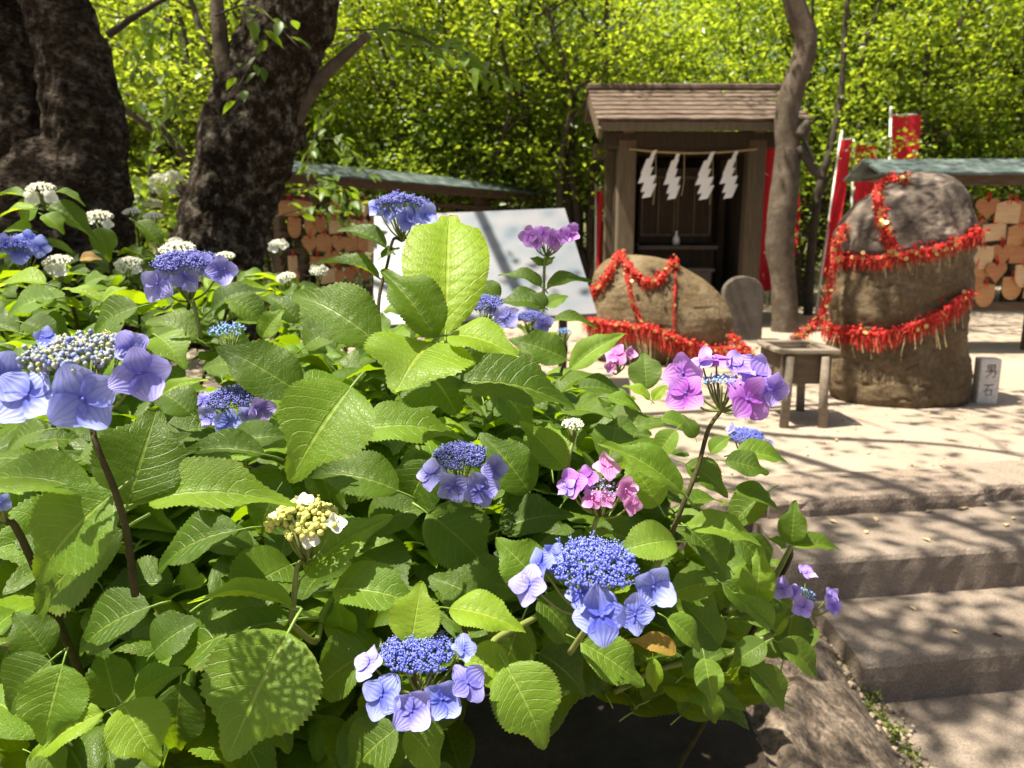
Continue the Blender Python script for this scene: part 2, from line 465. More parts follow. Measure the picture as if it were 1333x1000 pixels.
def banner_print(name, red):
    m, nt, out = nmat(name)
    N, L = nt.nodes, nt.links
    b = N.new('ShaderNodeBsdfPrincipled'); b.inputs['Roughness'].default_value = .8
    t = N.new('ShaderNodeBsdfTranslucent'); ms = N.new('ShaderNodeMixShader'); ms.inputs[0].default_value = .35
    tc = N.new('ShaderNodeTexCoord')
    n = N.new('ShaderNodeTexNoise'); n.inputs['Scale'].default_value = 5; n.inputs['Detail'].default_value = 3; n.inputs['Distortion'].default_value = 1.5
    L.new(tc.outputs['Object'], n.inputs['Vector'])
    r = ramp(nt, [(.63, red), (.66, (.75, .70, .68))]); L.new(n.outputs['Fac'], r.inputs[0])
    L.new(r.outputs[0], b.inputs['Base Color']); L.new(r.outputs[0], t.inputs['Color'])
    L.new(b.outputs[0], ms.inputs[1]); L.new(t.outputs[0], ms.inputs[2]); L.new(ms.outputs[0], out.inputs[0])
    return m
M['banner'] = banner_print('red_banner_cloth', (.62, .012, .025))

# ================================================================== SETTING
def displaced_grid(x0, x1, y0, y1, nx, ny, zf):
    xs = np.linspace(x0, x1, nx); ys = np.linspace(y0, y1, ny)
    V = [(x, y, zf(x, y)) for y in ys for x in xs]
    Fq = [(j * nx + i, j * nx + i + 1, (j + 1) * nx + i + 1, (j + 1) * nx + i) for j in range(ny - 1) for i in range(nx - 1)]
    return V, Fq
SLOPE = 0.150
def edge_y(x, x0, y0): return y0 + SLOPE * (x - x0)
E0 = (1.156, 2.83); E1 = (0.987, 2.42); E2 = (1.056, 2.045)

# big ground sheet (lower level, out to the horizon)
o = obj('lower_ground', mesh_of('lower_ground', [(-250, -250, -.36), (250, -250, -.36), (250, 2.6, -.36), (-250, 2.6, -.36)], [(0, 1, 2, 3)], M['ground']))
o['kind'] = 'structure'
# the shrine terrace
ang = math.atan(SLOPE)
def terrace():
    xs = [-60, -20, -8, -3, 0, .6, 1.2, 2, 3.5, 8, 20, 60]
    front = [edge_y(x, *E0) + .26 if x > .4 else 2.9 for x in xs]
    V, Fq = [], []
    rows = 24
    for r in range(rows + 1):
        t = (r / rows) ** 2
        for x, f in zip(xs, front):
            V.append((x, f + t * (60 - f), .012 * noise.noise(Vector((x * .6, (f + t * 40) * .6, 0))) if r else 0.0))
    n = len(xs)
    for r in range(rows):
        for i in range(n - 1):
            Fq.append((r * n + i, r * n + i + 1, (r + 1) * n + i + 1, (r + 1) * n + i))
    me = mesh_of('terrace_ground', V, Fq, M['ground'], True)
    q = obj('terrace_ground', me); q['kind'] = 'structure'
terrace()
# wooded hill behind
def hill_z(x, y):
    t = max(0.0, y - 17.0)
    return -.1 + .30 * t + .5 * noise.noise(Vector((x * .15, y * .15, 0))) * min(1, t / 4)
V, Fq = displaced_grid(-60, 60, 16, 60, 40, 24, hill_z)
o = obj('hillside', mesh_of('hillside', V, Fq, M['terrain'], True)); o['kind'] = 'structure'

# stone steps
def rough_block(x0, x1, depth, z0, z1, front, name, mat, parent, seed, seg=.04, amp=.0032, inset=0.0):
    """long block whose front edge follows the step line; edges worn and uneven"""
    nx = max(6, int((x1 - x0) / seg))
    prof = [(depth, z0), (0.0, z0), (0.0, z0 + (z1 - z0) * .35), (0.0, z0 + (z1 - z0) * .7), (.003, z1 - .018), (.014, z1 - .004), (.03, z1),
            (.10, z1), (.18, z1), (.26, z1), (depth * .8, z1), (depth, z1)]
    V, Fq = [], []
    k = len(prof)
    for i in range(nx + 1):
        x = x0 + (x1 - x0) * i / nx
        for j, (dy, z) in enumerate(prof):
            q = Vector((x * 9 + seed * 3.1, dy * 9, z * 9))
            a = amp * (noise.noise(q) + .6 * noise.noise(q * 2.7))
            e = amp * 1.3 * noise.noise(q * 5)
            yy = front(x) + inset + dy
            if 0 < j < 6: V.append((x, yy + a * 1.2 + e, z + (a * .5 if j > 2 else 0)))
            elif j >= 6: V.append((x, yy, z + a * .6))
            else: V.append((x, yy, z))
    for i in range(nx):
        for j in range(k - 1):
            Fq.append((i * k + j, (i + 1) * k + j, (i + 1) * k + j + 1, i * k + j + 1))
        Fq.append((i * k + k - 1, (i + 1) * k + k - 1, (i + 1) * k, i * k))
    Fq.append(tuple(range(k - 1, -1, -1))); Fq.append(tuple(nx * k + j for j in range(k)))
    me = mesh_of(name, V, Fq, mat, False)
    return obj(name, me, parent)
steps = bpy.data.objects.new('stone_steps', None); link(steps); steps['kind'] = 'structure'
f0 = lambda x: edge_y(x, *E0); f1 = lambda x: edge_y(x, *E1); f2 = lambda x: edge_y(x, *E2)
for a, b, ins in ((.50, .98, .02), (.985, 1.895, .0), (1.90, 2.85, .05), (2.855, 3.9, .01)):
    rough_block(a, b, .30, -.14, .008, f0, 'kerb_stone', M['kerb'], steps, a * 3, amp=.006, inset=ins)
for a, b in ((.93, 2.35), (2.355, 3.8)):
    rough_block(a, b, .55, -.26, -.064, f1, 'step_block', M['step'], steps, a * 5 + 1)
for a, b in ((1.02, 2.5), (2.505, 3.8)):
    rough_block(a, b, .55, -.42, -.216, f2, 'step_block', M['step'], steps, a * 7 + 2)
# lower landing slab
V, Fq = displaced_grid(.95, 4.0, .6, 2.6, 60, 40, lambda x, y: -.351 + .004 * noise.noise(Vector((x * 8, y * 8, 0))))
o = obj('landing', mesh_of('landing', V, Fq, M['step'], True)); o['kind'] = 'structure'
# planting bed and rocky bank beside the steps
def bank_z(x, y):
    base = -.10 - .24 * min(1, max(0, (x - .62) / .42)) ** 1.6
    base += (y - 1.8) * .10
    n = noise.noise(Vector((x * 3.1, y * 3.1, .3))) * .045 + noise.noise(Vector((x * 9, y * 5, 1.3))) * .022 + noise.noise(Vector((x * 26, y * 18, 2.3))) * .009
    n -= .03 * max(0, .12 - abs(noise.noise(Vector((x * 4.2 + 3, y * 3.4, 7.7))))) / .12
    return base + n
V, Fq = displaced_grid(.22, 1.07, .7, 2.78, 110, 240, bank_z)
o = obj('rock_bank', mesh_of('rock_bank', V, Fq, M['bank'], True)); o['kind'] = 'structure'
def bed_z(x, y):
    return -.16 + .05 * noise.noise(Vector((x * 2, y * 2, 5))) + .02 * noise.noise(Vector((x * 9, y * 9, 5))) + (.22 if y > 2.4 else .183 * max(0, (y - 1.2))) 
V, Fq = displaced_grid(-6, .55, -.2, 4.6, 90, 80, bed_z)
o = obj('planting_bed', mesh_of('planting_bed', V, Fq, M['soil'], True)); o['kind'] = 'structure'

# ------------------------------------------------------------------ leaf clouds
def leaf_cloud_arrays(C, L, W, up, r, fold=.18, spread=.27):
    """C (n,3) leaf centres; returns rhombic leaf faces"""
    n = len(C)
    nrmv = r.normal(size=(n, 3)) * (1 - up) + np.array([0, 0, 1.0]) * up * 1.4
    nrmv /= np.linalg.norm(nrmv, axis=1)[:, None]
    a = r.normal(size=(n, 3))
    a -= nrmv * np.sum(a * nrmv, axis=1)[:, None]
    a /= np.linalg.norm(a, axis=1)[:, None]
    b = np.cross(nrmv, a)
    s = r.uniform(1 - spread, 1 + spread, (n, 1))
    l = L * s; w = W * s
    v0 = C - a * l / 2
    v1 = C - a * l * .08 + b * w / 2 + nrmv * w * fold
    v2 = C + a * l / 2 - nrmv * l * .08
    v3 = C - a * l * .08 - b * w / 2 + nrmv * w * fold
    V = np.stack([v0, v1, v2, v3], 1).reshape(-1, 3)
    i = np.arange(n)[:, None] * 4
    Fq = np.concatenate([i + np.array([[0, 1, 2]]), i + np.array([[0, 2, 3]])], 1).reshape(-1, 3)
    return V, Fq
def fast_mesh(name, V, Fq, mats):
    me = bpy.data.meshes.new(name)
    n, f = len(V), len(Fq)
    k = Fq.shape[1]
    me.vertices.add(n); me.vertices.foreach_set('co', V.astype(np.float32).ravel())
    me.loops.add(f * k); me.loops.foreach_set('vertex_index', Fq.astype(np.int32).ravel())
    me.polygons.add(f); me.polygons.foreach_set('loop_start', (np.arange(f) * k).astype(np.int32))
    for m in (mats if isinstance(mats, (list, tuple)) else [mats]):
        me.materials.append(m)
    me.update(calc_edges=True)
    return me
def clumps(centres, per, rad, r, flat=.6):
    n = len(centres)
    off = r.normal(size=(n, per, 3)) * rad
    off[:, :, 2] *= flat
    return (centres[:, None, :] + off).reshape(-1, 3)

# ------------------------------------------------------------------ woodland trees behind
def woodland_proto(seed, h=6.2, stems=3, leaf=None, dens=1.0, low=1.5, leaf_l=.085):
    r = np.random.default_rng(seed)
    mb = MB()
    tips = []
    for s in range(stems):
        a = 2 * math.pi * (s + r.uniform(-.3, .3)) / stems
        lean = r.uniform(.25, .9)
        base = np.array([math.cos(a) * .10, math.sin(a) * .10, -.3])
        pts = [base]
        for k in range(1, 7):
            t = k / 6
            pts.append(base + np.array([math.cos(a) * lean * t ** 1.3 + r.normal() * .10, math.sin(a) * lean * t ** 1.3 + r.normal() * .10, (h * r.uniform(.72, .8) + .3) * t]))
        sp = smooth_path(pts, 3)
        mb.tube(sp, np.linspace(r.uniform(.04, .065) * (1.5 if stems > 5 else 1), .016, len(sp)), 6, 0, cap=False)
        for b in range(9):
            t = r.uniform(.25, 1.0)
            p0 = sp[int(t * (len(sp) - 1))]
            aa = r.uniform(0, 6.28)
            ln = r.uniform(.6, 1.5) * (1.15 - .4 * t)
            p1 = p0 + np.array([math.cos(aa) * ln * .55, math.sin(aa) * ln * .55, ln * .35]) + r.normal(size=3) * .06
            p2 = p0 + np.array([math.cos(aa) * ln, math.sin(aa) * ln, ln * .75])
            mb.tube(smooth_path([p0, p1, p2], 3), np.linspace(.018, .005, 7), 5, 0, cap=False)
            tips += [p1, p2, (p1 + p2) / 2]
        tips.append(sp[-1])
    tips = np.array(tips)
    tips = tips[tips[:, 2] > low * .7]
    # extra clump centres filling the crown volume
    n = int(185 * dens)
    q = r.normal(size=(n, 3)); q /= np.linalg.norm(q, axis=1)[:, None]
    q *= r.uniform(.25, 1, (n, 1)) ** .6
    q = q * np.array([1.75, 1.75, (h - low) / 2]) + np.array([0, 0, (h + low) / 2])
    keep = r.uniform(size=n) < np.clip((q[:, 2] - low * .6) / (h * .5), .30, 1)
    cc = np.vstack([np.repeat(tips, 1, 0), q[keep]])
    Cn = clumps(cc, 46, .22, r, .42)
    Vv, Ff = leaf_cloud_arrays(Cn, leaf_l, leaf_l * .56, .5, r, spread=.45)
    return mb.mesh('trunk', M['bark_thin'], True), fast_mesh('crown', Vv, Ff, leaf)
protos = [woodland_proto(11, 6.3, 3, M['tree_leaf'], 1.0, 1.6), woodland_proto(12, 6.8, 2, M['tree_leaf2'], 1.05, 2.3),
          woodland_proto(13, 5.6, 4, M['tree_leaf'], .9, 1.0), woodland_proto(14, 3.4, 4, M['tree_leaf3'], .6, -.1, .075),
          woodland_proto(15, 5.6, 6, M['tree_leaf'], .12, 1.9, .08),
          woodland_proto(16, 6.6, 3, M['tree_leaf3'], 1.1, 1.2, .10), woodland_proto(17, 6.0, 3, M['tree_leaf2'], .8, 1.8, .125)]
wood_spots = []
def scatter_trees():
    r = np.random.default_rng(21)
    spots = []
    for x in np.arange(-12.5, 14.5, 1.9):                 # front row
        spots.append((x + r.uniform(-.4, .4), 13.0 + r.uniform(-.7, .9) + (.7 if 0 < x < 4 else 0), r.choice([0, 1, 2, 6]), 'front'))
    for x in np.arange(-15, 18, 2.5):                      # back row
        spots.append((x + r.uniform(-.6, .6), 17.0 + r.uniform(-.8, .8), r.choice([5, 5, 0]), 'back'))
    for x in (-9.6, -7.2, -5.2, -3.4, -1.4, .6, 4.2, 6.2, 8.2, 10.5):   # low understorey trees
        spots.append((x, 12.2 + r.uniform(-.5, .6), 3, 'low'))
    for x in (-8.6, -6.4, -4.6, -3.2, -1.5, -.2, 1.0, 4.3, 5.6, 7.2, 8.8):   # bare-stemmed clumps in front
        spots.append((x, 11.2 + r.uniform(-.3, .3), 4, 'bare'))
    cnt = {'front': 0, 'back': 0, 'low': 0, 'bare': 0}
    spots = [q for q in spots if -110 < proj((q[0], q[1], 1.5))[0] < 1440]
    spots.sort(key=lambda s: s[0] / s[1])
    tot = {k: sum(1 for s in spots if s[3] == k) for k in cnt}
    for x, y, k, row in spots:
        z = hill_z(x, y) if y > 17 else 0.0
        kind = {'front': 'slender many-stemmed tree in the front row of the wood', 'back': 'tall slender tree in the back row of the wood',
                'low': 'low bushy understorey tree at the edge of the wood', 'bare': 'thin bare-stemmed clump at the edge of the wood'}[row]
        i = cnt[row]; cnt[row] += 1
        t = thing('woodland_tree', f'{kind}, {ORD[i]} from the left', 'tree', (x, y, z), r.uniform(0, 6.28), 'woodland trees behind the shrine')
        s = r.uniform(.92, 1.12)
        t.scale = (s, s, s * r.uniform(.94, 1.08))
        obj('trunk', protos[k][0], t); obj('crown', protos[k][1], t)
scatter_trees()
# far wood on the hillside, one mass
def far_wood():
    r = np.random.default_rng(5)
    n = 2600
    x = r.uniform(-32, 34, n); y = 20 + r.uniform(0, 1, n) ** 1.4 * 22
    z = np.array([hill_z(a, b) for a, b in zip(x, y)]) + r.uniform(.2, 6.5, n)
    Cn = clumps(np.stack([x, y, z], 1), 20, .42, r, .6)
    Vv, Ff = leaf_cloud_arrays(Cn, .20, .12, .4, r)
    q = obj('far_wood', fast_mesh('far_wood', Vv, Ff, M['far_leaf']))
    q['kind'] = 'stuff'; q['label'] = 'dense green wood covering the hillside far behind'; q['category'] = 'wood'
far_wood()

# ------------------------------------------------------------------ big dark trees, left
def shade_density(g):
    """how thickly the crown stands between each ground point and the sun"""
    x, y = g[:, 0], g[:, 1]
    d = np.full(len(g), .15)
    d = np.where((x < .60) & (y < 2.0), .05, d)
    d = np.where((x > .6) & (y < 2.9), .36, d)
    d = np.where((x < -.7) & (y > 2.0), 1.0, d)
    d = np.where((x < .1) & (y > 3.6), .9, d)
    d = np.where((x > .1) & (x < 1.2) & (y > 4.2), .18, d)
    d = np.where((x > -.85) & (x < .95) & (y > 4.2) & (y < 5.7), .04, d)
    d = np.where((x > 1.8) & (x < 2.9) & (y > 3.9) & (y < 5.2), .80, d)
    lump = np.array([noise.noise(Vector((a * 2.6, b * 2.6, 4.0))) + .4 * noise.noise(Vector((a * 7, b * 7, 1.0))) for a, b in zip(x, y)])
    return d * np.clip(1.0 + 3.2 * lump, np.where(d > .8, .5, 0), 2.4)
def canopy(r, n, xr, yr, zr, per=16, rad=.15):
    p = np.stack([r.uniform(*xr, n), r.uniform(*yr, n), r.uniform(*zr, n)], 1)
    g = p - SUN * ((p[:, 2:3] - .3) / SUN[2])
    p = p[r.uniform(size=n) < shade_density(g)]
    return p, clumps(p, per, rad, r, .45)
def limb_tubes(mb, start, targets, r0, r):
    for t in targets:
        t = np.array(t); s = np.array(start)
        m1 = s + (t - s) * .35 + np.array([0, 0, .35]) + r.normal(size=3) * .12
        m2 = s + (t - s) * .7 + np.array([0, 0, .30]) + r.normal(size=3) * .15
        sp = smooth_path([s, m1, m2, t], 5)
        mb.tube(sp, np.linspace(r0, .02, len(sp)), 8, 0, .15, 3)
        for _ in range(2):
            q = sp[r.integers(5, len(sp))]
            e = q + r.normal(size=3) * np.array([.5, .5, .2])
            mb.tube(smooth_path([q, (q + e) / 2 + r.normal(size=3) * .05, e], 3), np.linspace(.016, .005, 7), 5)
def blend_path(pix, Y, widths):
    """trunk centre line from pixel centre, pixel width and distance"""
    pts = [PY(x, y, Y if np.isscalar(Y) else Y[i]) for i, (x, y) in enumerate(pix)]
    dep = [(p - CAM) @ FW for p in pts]
    rad = [w / 2000 * d for w, d in zip(widths, dep)]
    return np.array(pts), np.array(rad)
def interp_rad(rad, per):
    k = len(rad)
    t = np.linspace(0, k - 1, (k - 1) * per + 1)
    return np.interp(t, np.arange(k), rad)
# leftmost tree: two limbs from one bole
t1 = thing('cherry_tree', 'thick dark old tree with two limbs at the far left edge', 'tree', (-2.2, 3.2, -.1))
def rel(pts, o): return np.asarray(pts) - np.array(o.location)
mb = MB()
pts, rad = blend_path([(72, 420), (75, 330), (88, 250), (112, 190), (104, 110), (84, 40), (52, -60), (10, -190), (-60, -360)], 3.2, [215, 185, 165, 112, 92, 88, 86, 80, 70])
mb.tube(rel(smooth_path(pts, 20), t1), interp_rad(rad, 20) * .93, 140, 0, .12, 1, fr=5)
pts2, rad2 = blend_path([(50, 330), (34, 240), (16, 130), (2, 30), (-10, -80), (-30, -240), (-20, -420)], 3.3, [150, 120, 104, 96, 90, 84, 70])
mb.tube(rel(smooth_path(pts2, 20), t1), interp_rad(rad2, 20), 100, 0, .14, 2, fr=5)
top1 = pts[-1]; top1b = pts2[-1]
obj('trunk', mb.mesh('trunk', M['bark'], True), t1)
# centre-left tree
t2 = thing('cherry_tree', 'dark leaning lichen-spotted tree trunk behind the blue hydrangeas', 'tree', (-1.75, 4.0, -.1))
mb = MB()
pts, rad = blend_path([(262, 440), (275, 370), (288, 300), (308, 230), (332, 160), (350, 95), (375, 30), (402, -50), (440, -180), (470, -330)], 4.0, [175, 140, 124, 126, 134, 128, 122, 108, 96, 84])
mb.tube(rel(smooth_path(pts, 20), t2), interp_rad(rad, 20) * .86, 140, 0, .15, 4, fr=5)
top2 = pts[-1]
tr = obj('trunk', mb.mesh('trunk', M['bark_lichen'], True), t2)
for nm, px, Y, w, mt in (('branch', [(318, 150), (296, 95), (288, 60), (284, 20), (276, -50)], 3.9, [34, 28, 22, 19, 16], 'bark_grey'),
                         ('branch', [(378, 165), (405, 118), (432, 88), (456, 66), (480, 45)], 4.0, [24, 20, 16, 14, 11], 'bark_grey'),
                         ('branch_stub', [(262, 285), (245, 262), (232, 240)], 3.9, [26, 16, 9], 'bark'),
                         ('branch', [(140, 46), (175, 22), (215, -2), (270, -30)], 4.2, [10, 8, 6, 4], 'bark_thin')):
    p, q = blend_path(px, Y, w)
    m_ = MB(); m_.tube(rel(smooth_path(p, 5), t2), interp_rad(q, 5), 10, 0, .14, 5, fr=9)
    obj(nm, m_.mesh(nm, M[mt], True), t2)
# crowns overhead
r = np.random.default_rng(31)
for t, top, tg, xr, yr, n in ((t1, top1, [(-4.2, 1.5, 5.6), (-3.6, -.9, 5.2), (-5.0, 3.5, 5.8), (-3.3, 2.7, 5.4)], (-6.5, -.7), (-2.0, 3.2), 900),
                              (t2, top2, [(-.2, 1.6, 5.0), (.4, 2.8, 5.2), (-2.6, 5.6, 5.6), (.6, 4.2, 5.3), (-4.2, 5.0, 5.8)], (-6.5, 1.6), (.6, 7.2), 1500)):
    m_ = MB(); limb_tubes(m_, top, tg, .045, r)
    m_.v = [tuple(np.array(v) - np.array(t.location)) for v in m_.v]
    obj('limb', m_.mesh('limb', M['bark'], True), t)
    cl, Cn = canopy(r, n, xr, yr, (4.3, 6.2))
    Vv, Ff = leaf_cloud_arrays(rel(Cn, t), .085, .05, .55, r)
    obj('crown', fast_mesh('crown', Vv, Ff, M['cherry_leaf']), t)
# low hanging leafy twigs that dip into view
def leaf_shape_mesh(name, n_, L, W, mat, r, pts_axis):
    """pointed leaves along a twig"""
    V, Fq = [], []
    for (p, a, u) in pts_axis:
        a = nrm(a); b = nrm(np.cross(u, a)); c = np.cross(a, b)
        s = r.uniform(.75, 1.2)
        prof = [(0, 0), (.18, .34), (.42, .5), (.68, .36), (.88, .12), (1, 0)]
        i0 = len(V)
        for (t, w) in prof:
            mid = p + a * L * s * t - c * L * s * .18 * t * t
            V += [mid + b * W * s * w + c * W * s * w * .35, mid, mid - b * W * s * w + c * W * s * w * .35]
        for k in range(len(prof) - 1):
            q = i0 + 3 * k
            Fq += [(q, q + 1, q + 4, q + 3), (q + 1, q + 2, q + 5, q + 4)]
    return mesh_of(name, [tuple(v) for v in V], Fq, mat, True)
def twig(tree, start, end, n, L, seed, sag=.1, mat='cherry_leaf'):
    r = np.random.default_rng(seed)
    s, e = np.array(start), np.array(end)
    sp = smooth_path([s, (s + e) / 2 + np.array([0, 0, sag]), e], 8)
    m_ = MB(); m_.tube(rel(sp, tree), np.linspace(.006, .002, len(sp)), 5)
    items = []
    for k in range(n):
        t = .25 + .75 * (k + r.uniform(0, .6)) / n
        p = sp[min(len(sp) - 1, int(t * (len(sp) - 1)))] + r.normal(size=3) * .03
        d = nrm(e - s)
        side = np.cross(d, [0, 0, 1]) * (1 if k % 2 else -1)
        items.append((rel(p, tree), nrm(d * .5 + side * .8 + np.array([0, 0, r.uniform(-.75, .1)]) + r.normal(size=3) * .25), nrm(np.array([0, 0, 1]) + r.normal(size=3) * .35)))
    tw = obj('twig', m_.mesh('twig', M['bark_thin'], True), tree)
    obj('leaves', leaf_shape_mesh('leaves', n, L, L * .5, M[mat], r, items), tw)
twig(t2, P(440, 40, 4.0), P(640, 105, 3.7), 22, .105, 1)
twig(t2, P(520, 60, 4.1), P(690, 130, 3.8), 18, .10, 2)
twig(t2, P(430, 60, 4.2), P(600, 75, 3.6), 16, .10, 3)
for a_, b_, k_ in (((350, 285), (470, 300), 51), ((380, 250), (480, 275), 53)): twig(t2, P(*a_, 5.2), P(*b_, 5.0), 20, .10, k_)
twig(t2, P(280, 20, 3.6), P(390, 62, 3.2), 12, .085, 4)
twig(t2, P(380, 70, 3.7), P(300, 130, 3.4), 12, .075, 5)
for k, (a, b) in enumerate([((140, 20), (260, 90)), ((230, -10), (170, 110)), ((150, 60), (240, 150)), ((260, 60), (180, 60)), ((130, 110), (235, 190)),
                            ((420, 180), (480, 230)), ((440, 130), (395, 225)), ((400, 220), (455, 290)), ((240, 120), (190, 215))]):
    twig(t2 if k else t2, P(*a, 5.0 + .2 * k), P(*b, 4.7 + .2 * k), 24, .095, 20 + k)

# bright airy maple between the two trunks
def airy_maple():
    t = thing('maple_tree', 'airy bright green maple seen between the two dark trunks', 'tree', (-3.6, 8.2, 0))
    r = np.random.default_rng(77)
    mb = MB(); cl = []
    for s in range(3):
        sp = smooth_path([(r.normal() * .1, r.normal() * .1, -.1), (r.normal() * .3, r.normal() * .2, 1.6), (r.normal() * .7, r.normal() * .4, 3.2), (r.normal() * 1.1, r.normal() * .6, 5.0)], 5)
        mb.tube(sp, np.linspace(.06, .012, len(sp)), 7)
        for b in range(10):
            p0 = sp[r.integers(4, len(sp))]; a = r.uniform(0, 6.28); ln = r.uniform(.6, 1.5)
            p1 = p0 + np.array([math.cos(a) * ln, math.sin(a) * ln, r.uniform(-.05, .4)])
            mb.tube(smooth_path([p0, (p0 + p1) / 2 + np.array([0, 0, .1]), p1], 4), np.linspace(.014, .004, 9), 5)
            for k in np.linspace(.3, 1, 5): cl.append(p0 + (p1 - p0) * k + r.normal(size=3) * .1)
    obj('trunk', mb.mesh('trunk', M['bark_thin'], True), t)
    Cn = clumps(np.array(cl), 22, .19, r, .25)
    Vv, Ff = leaf_cloud_arrays(Cn, .075, .06, .7, r)
    obj('crown', fast_mesh('crown', Vv, Ff, M['tree_leaf2']), t)
airy_maple()

# slim grey tree beside the shrine
t3 = thing('grey_tree', 'slim curving grey tree trunk in front of the shrine corner', 'tree', (3.0, 8.3, 0))
pts, rad = blend_path([(1020, 470), (1022, 425), (1020, 370), (1015, 315), (1020, 260), (1026, 200), (1024, 150), (1034, 110), (1046, 75), (1048, 45), (1036, 10), (1028, -40), (1040, -120), (1060, -230)], 8.3,
                      [40, 34, 31, 36, 36, 32, 30, 30, 29, 29, 28, 26, 23, 20])
mb = MB(); mb.tube(rel(smooth_path(pts, 6), t3), interp_rad(rad, 6), 18, 0, .07, 9, fr=6)
obj('trunk', mb.mesh('trunk', M['bark_grey'], True), t3)
for px, w in (([(1040, 190), (1060, 225), (1072, 232)], [12, 8, 6]), ([(1040, 178), (1048, 165), (1053, 158)], [20, 14, 10])):
    p, q = blend_path(px, 8.2, w)
    m_ = MB(); m_.tube(rel(smooth_path(p, 4), t3), interp_rad(q, 4), 7, 0, .1, 3)
    obj('branch_stub', m_.mesh('branch_stub', M['bark_thin'], True), t3)
r = np.random.default_rng(41)
m_ = MB(); limb_tubes(m_, pts[-1], [(2.2, 8.0, 6.2), (4.2, 8.4, 6.4), (3.0, 6.9, 6.1), (1.4, 8.6, 6.3)], .05, r)
m_.v = [tuple(np.array(v) - np.array(t3.location)) for v in m_.v]
obj('limb', m_.mesh('limb', M['bark_grey'], True), t3)
n = 150
cc = np.stack([r.uniform(.9, 5, n), r.uniform(6.2, 9.4, n), r.uniform(5.2, 6.8, n)], 1)
cc = cc[~((cc[:, 0] < 1.55) & (r.uniform(size=n) < .8))]
Vv, Ff = leaf_cloud_arrays(rel(clumps(cc, 26, .25, r, .5), t3), .08, .05, .5, r)
obj('crown', fast_mesh('crown', Vv, Ff, M['cherry_leaf']), t3)

# dark slim sapling right of the grey trunk
t4 = thing('sapling', 'thin dark forked sapling between grey trunk and tall stone', 'tree', (3.3, 9.6, 0))
m_ = MB()
for px, w in (([(1052, 410), (1056, 330), (1066, 250), (1082, 190), (1095, 120), (1100, 40), (1110, -60)], [13, 12, 11, 10, 8, 7, 5]),
              ([(1070, 235), (1055, 200), (1040, 165), (1032, 120)], [7, 6, 5, 4]), ([(1058, 300), (1064, 262), (1090, 212), (1120, 160)], [6, 6, 5, 4])):
    p, q = blend_path(px, 9.6, w)
    m_.tube(rel(smooth_path(p, 4), t4), interp_rad(q, 4), 7)
obj('trunk', m_.mesh('trunk', M['bark_thin'], True), t4)
cc = np.array([PY(x, y, 9.6) + r.normal(size=3) * .2 for x, y in [(1032, 120), (1095, 100), (1105, 30), (1120, 160), (1080, 160), (1110, -20), (1140, 60), (1075, 60), (1060, 110), (1130, 110), (1108, 205), (1122, 190), (1132, 212), (1092, 225), (1150, 180)]])
Vv, Ff = leaf_cloud_arrays(rel(clumps(cc, 40, .28, r, .5), t4), .08, .05, .45, r)
obj('crown', fast_mesh('crown', Vv, Ff, M['tree_leaf2']), t4)


# ================================================================== SHRINE
SH = thing('shrine_shelter', 'small open-fronted wooden shrine shelter under a brown sloping roof', 'shrine', (2.03, 9.5, 0))
YF, YB = -.45, .75            # front and back posts (local y)
XL, XR = -.73, .73
def part(name, mb, mat, parent, smooth=False):
    return obj(name, mb.mesh(name, mat if isinstance(mat, list) else [mat], smooth), parent)
for x in (XL, XR):
    for y in (YF, YB):
        m_ = MB(); m_.box((x, y, 1.03), (.20, .19, 2.10), bev=.012); part('post', m_, M['shrine_wood'], SH)
for z, y in ((2.08, YF), (2.08, YB)):
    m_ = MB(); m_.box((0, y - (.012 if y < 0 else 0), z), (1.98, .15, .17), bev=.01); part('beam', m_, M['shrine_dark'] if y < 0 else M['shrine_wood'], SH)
for x in (XL, XR):
    m_ = MB(); m_.box((x, .16, 2.20), (.13, 2.0, .10), bev=.01); part('rafter_beam', m_, M['shrine_wood'], SH)
# side and back boards
for x in (XL, XR):
    for k in range(6):
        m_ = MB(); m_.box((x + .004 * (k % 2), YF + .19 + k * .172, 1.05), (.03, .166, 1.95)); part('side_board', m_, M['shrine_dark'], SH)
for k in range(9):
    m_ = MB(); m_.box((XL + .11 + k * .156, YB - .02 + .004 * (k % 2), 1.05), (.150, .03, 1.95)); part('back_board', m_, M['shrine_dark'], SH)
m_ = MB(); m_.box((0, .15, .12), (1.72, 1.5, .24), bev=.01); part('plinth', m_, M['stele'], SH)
m_ = MB(); m_.box((0, .1, 1.99), (1.40, 1.2, .03)); part('ceiling_board', m_, M['shrine_dark'], SH)
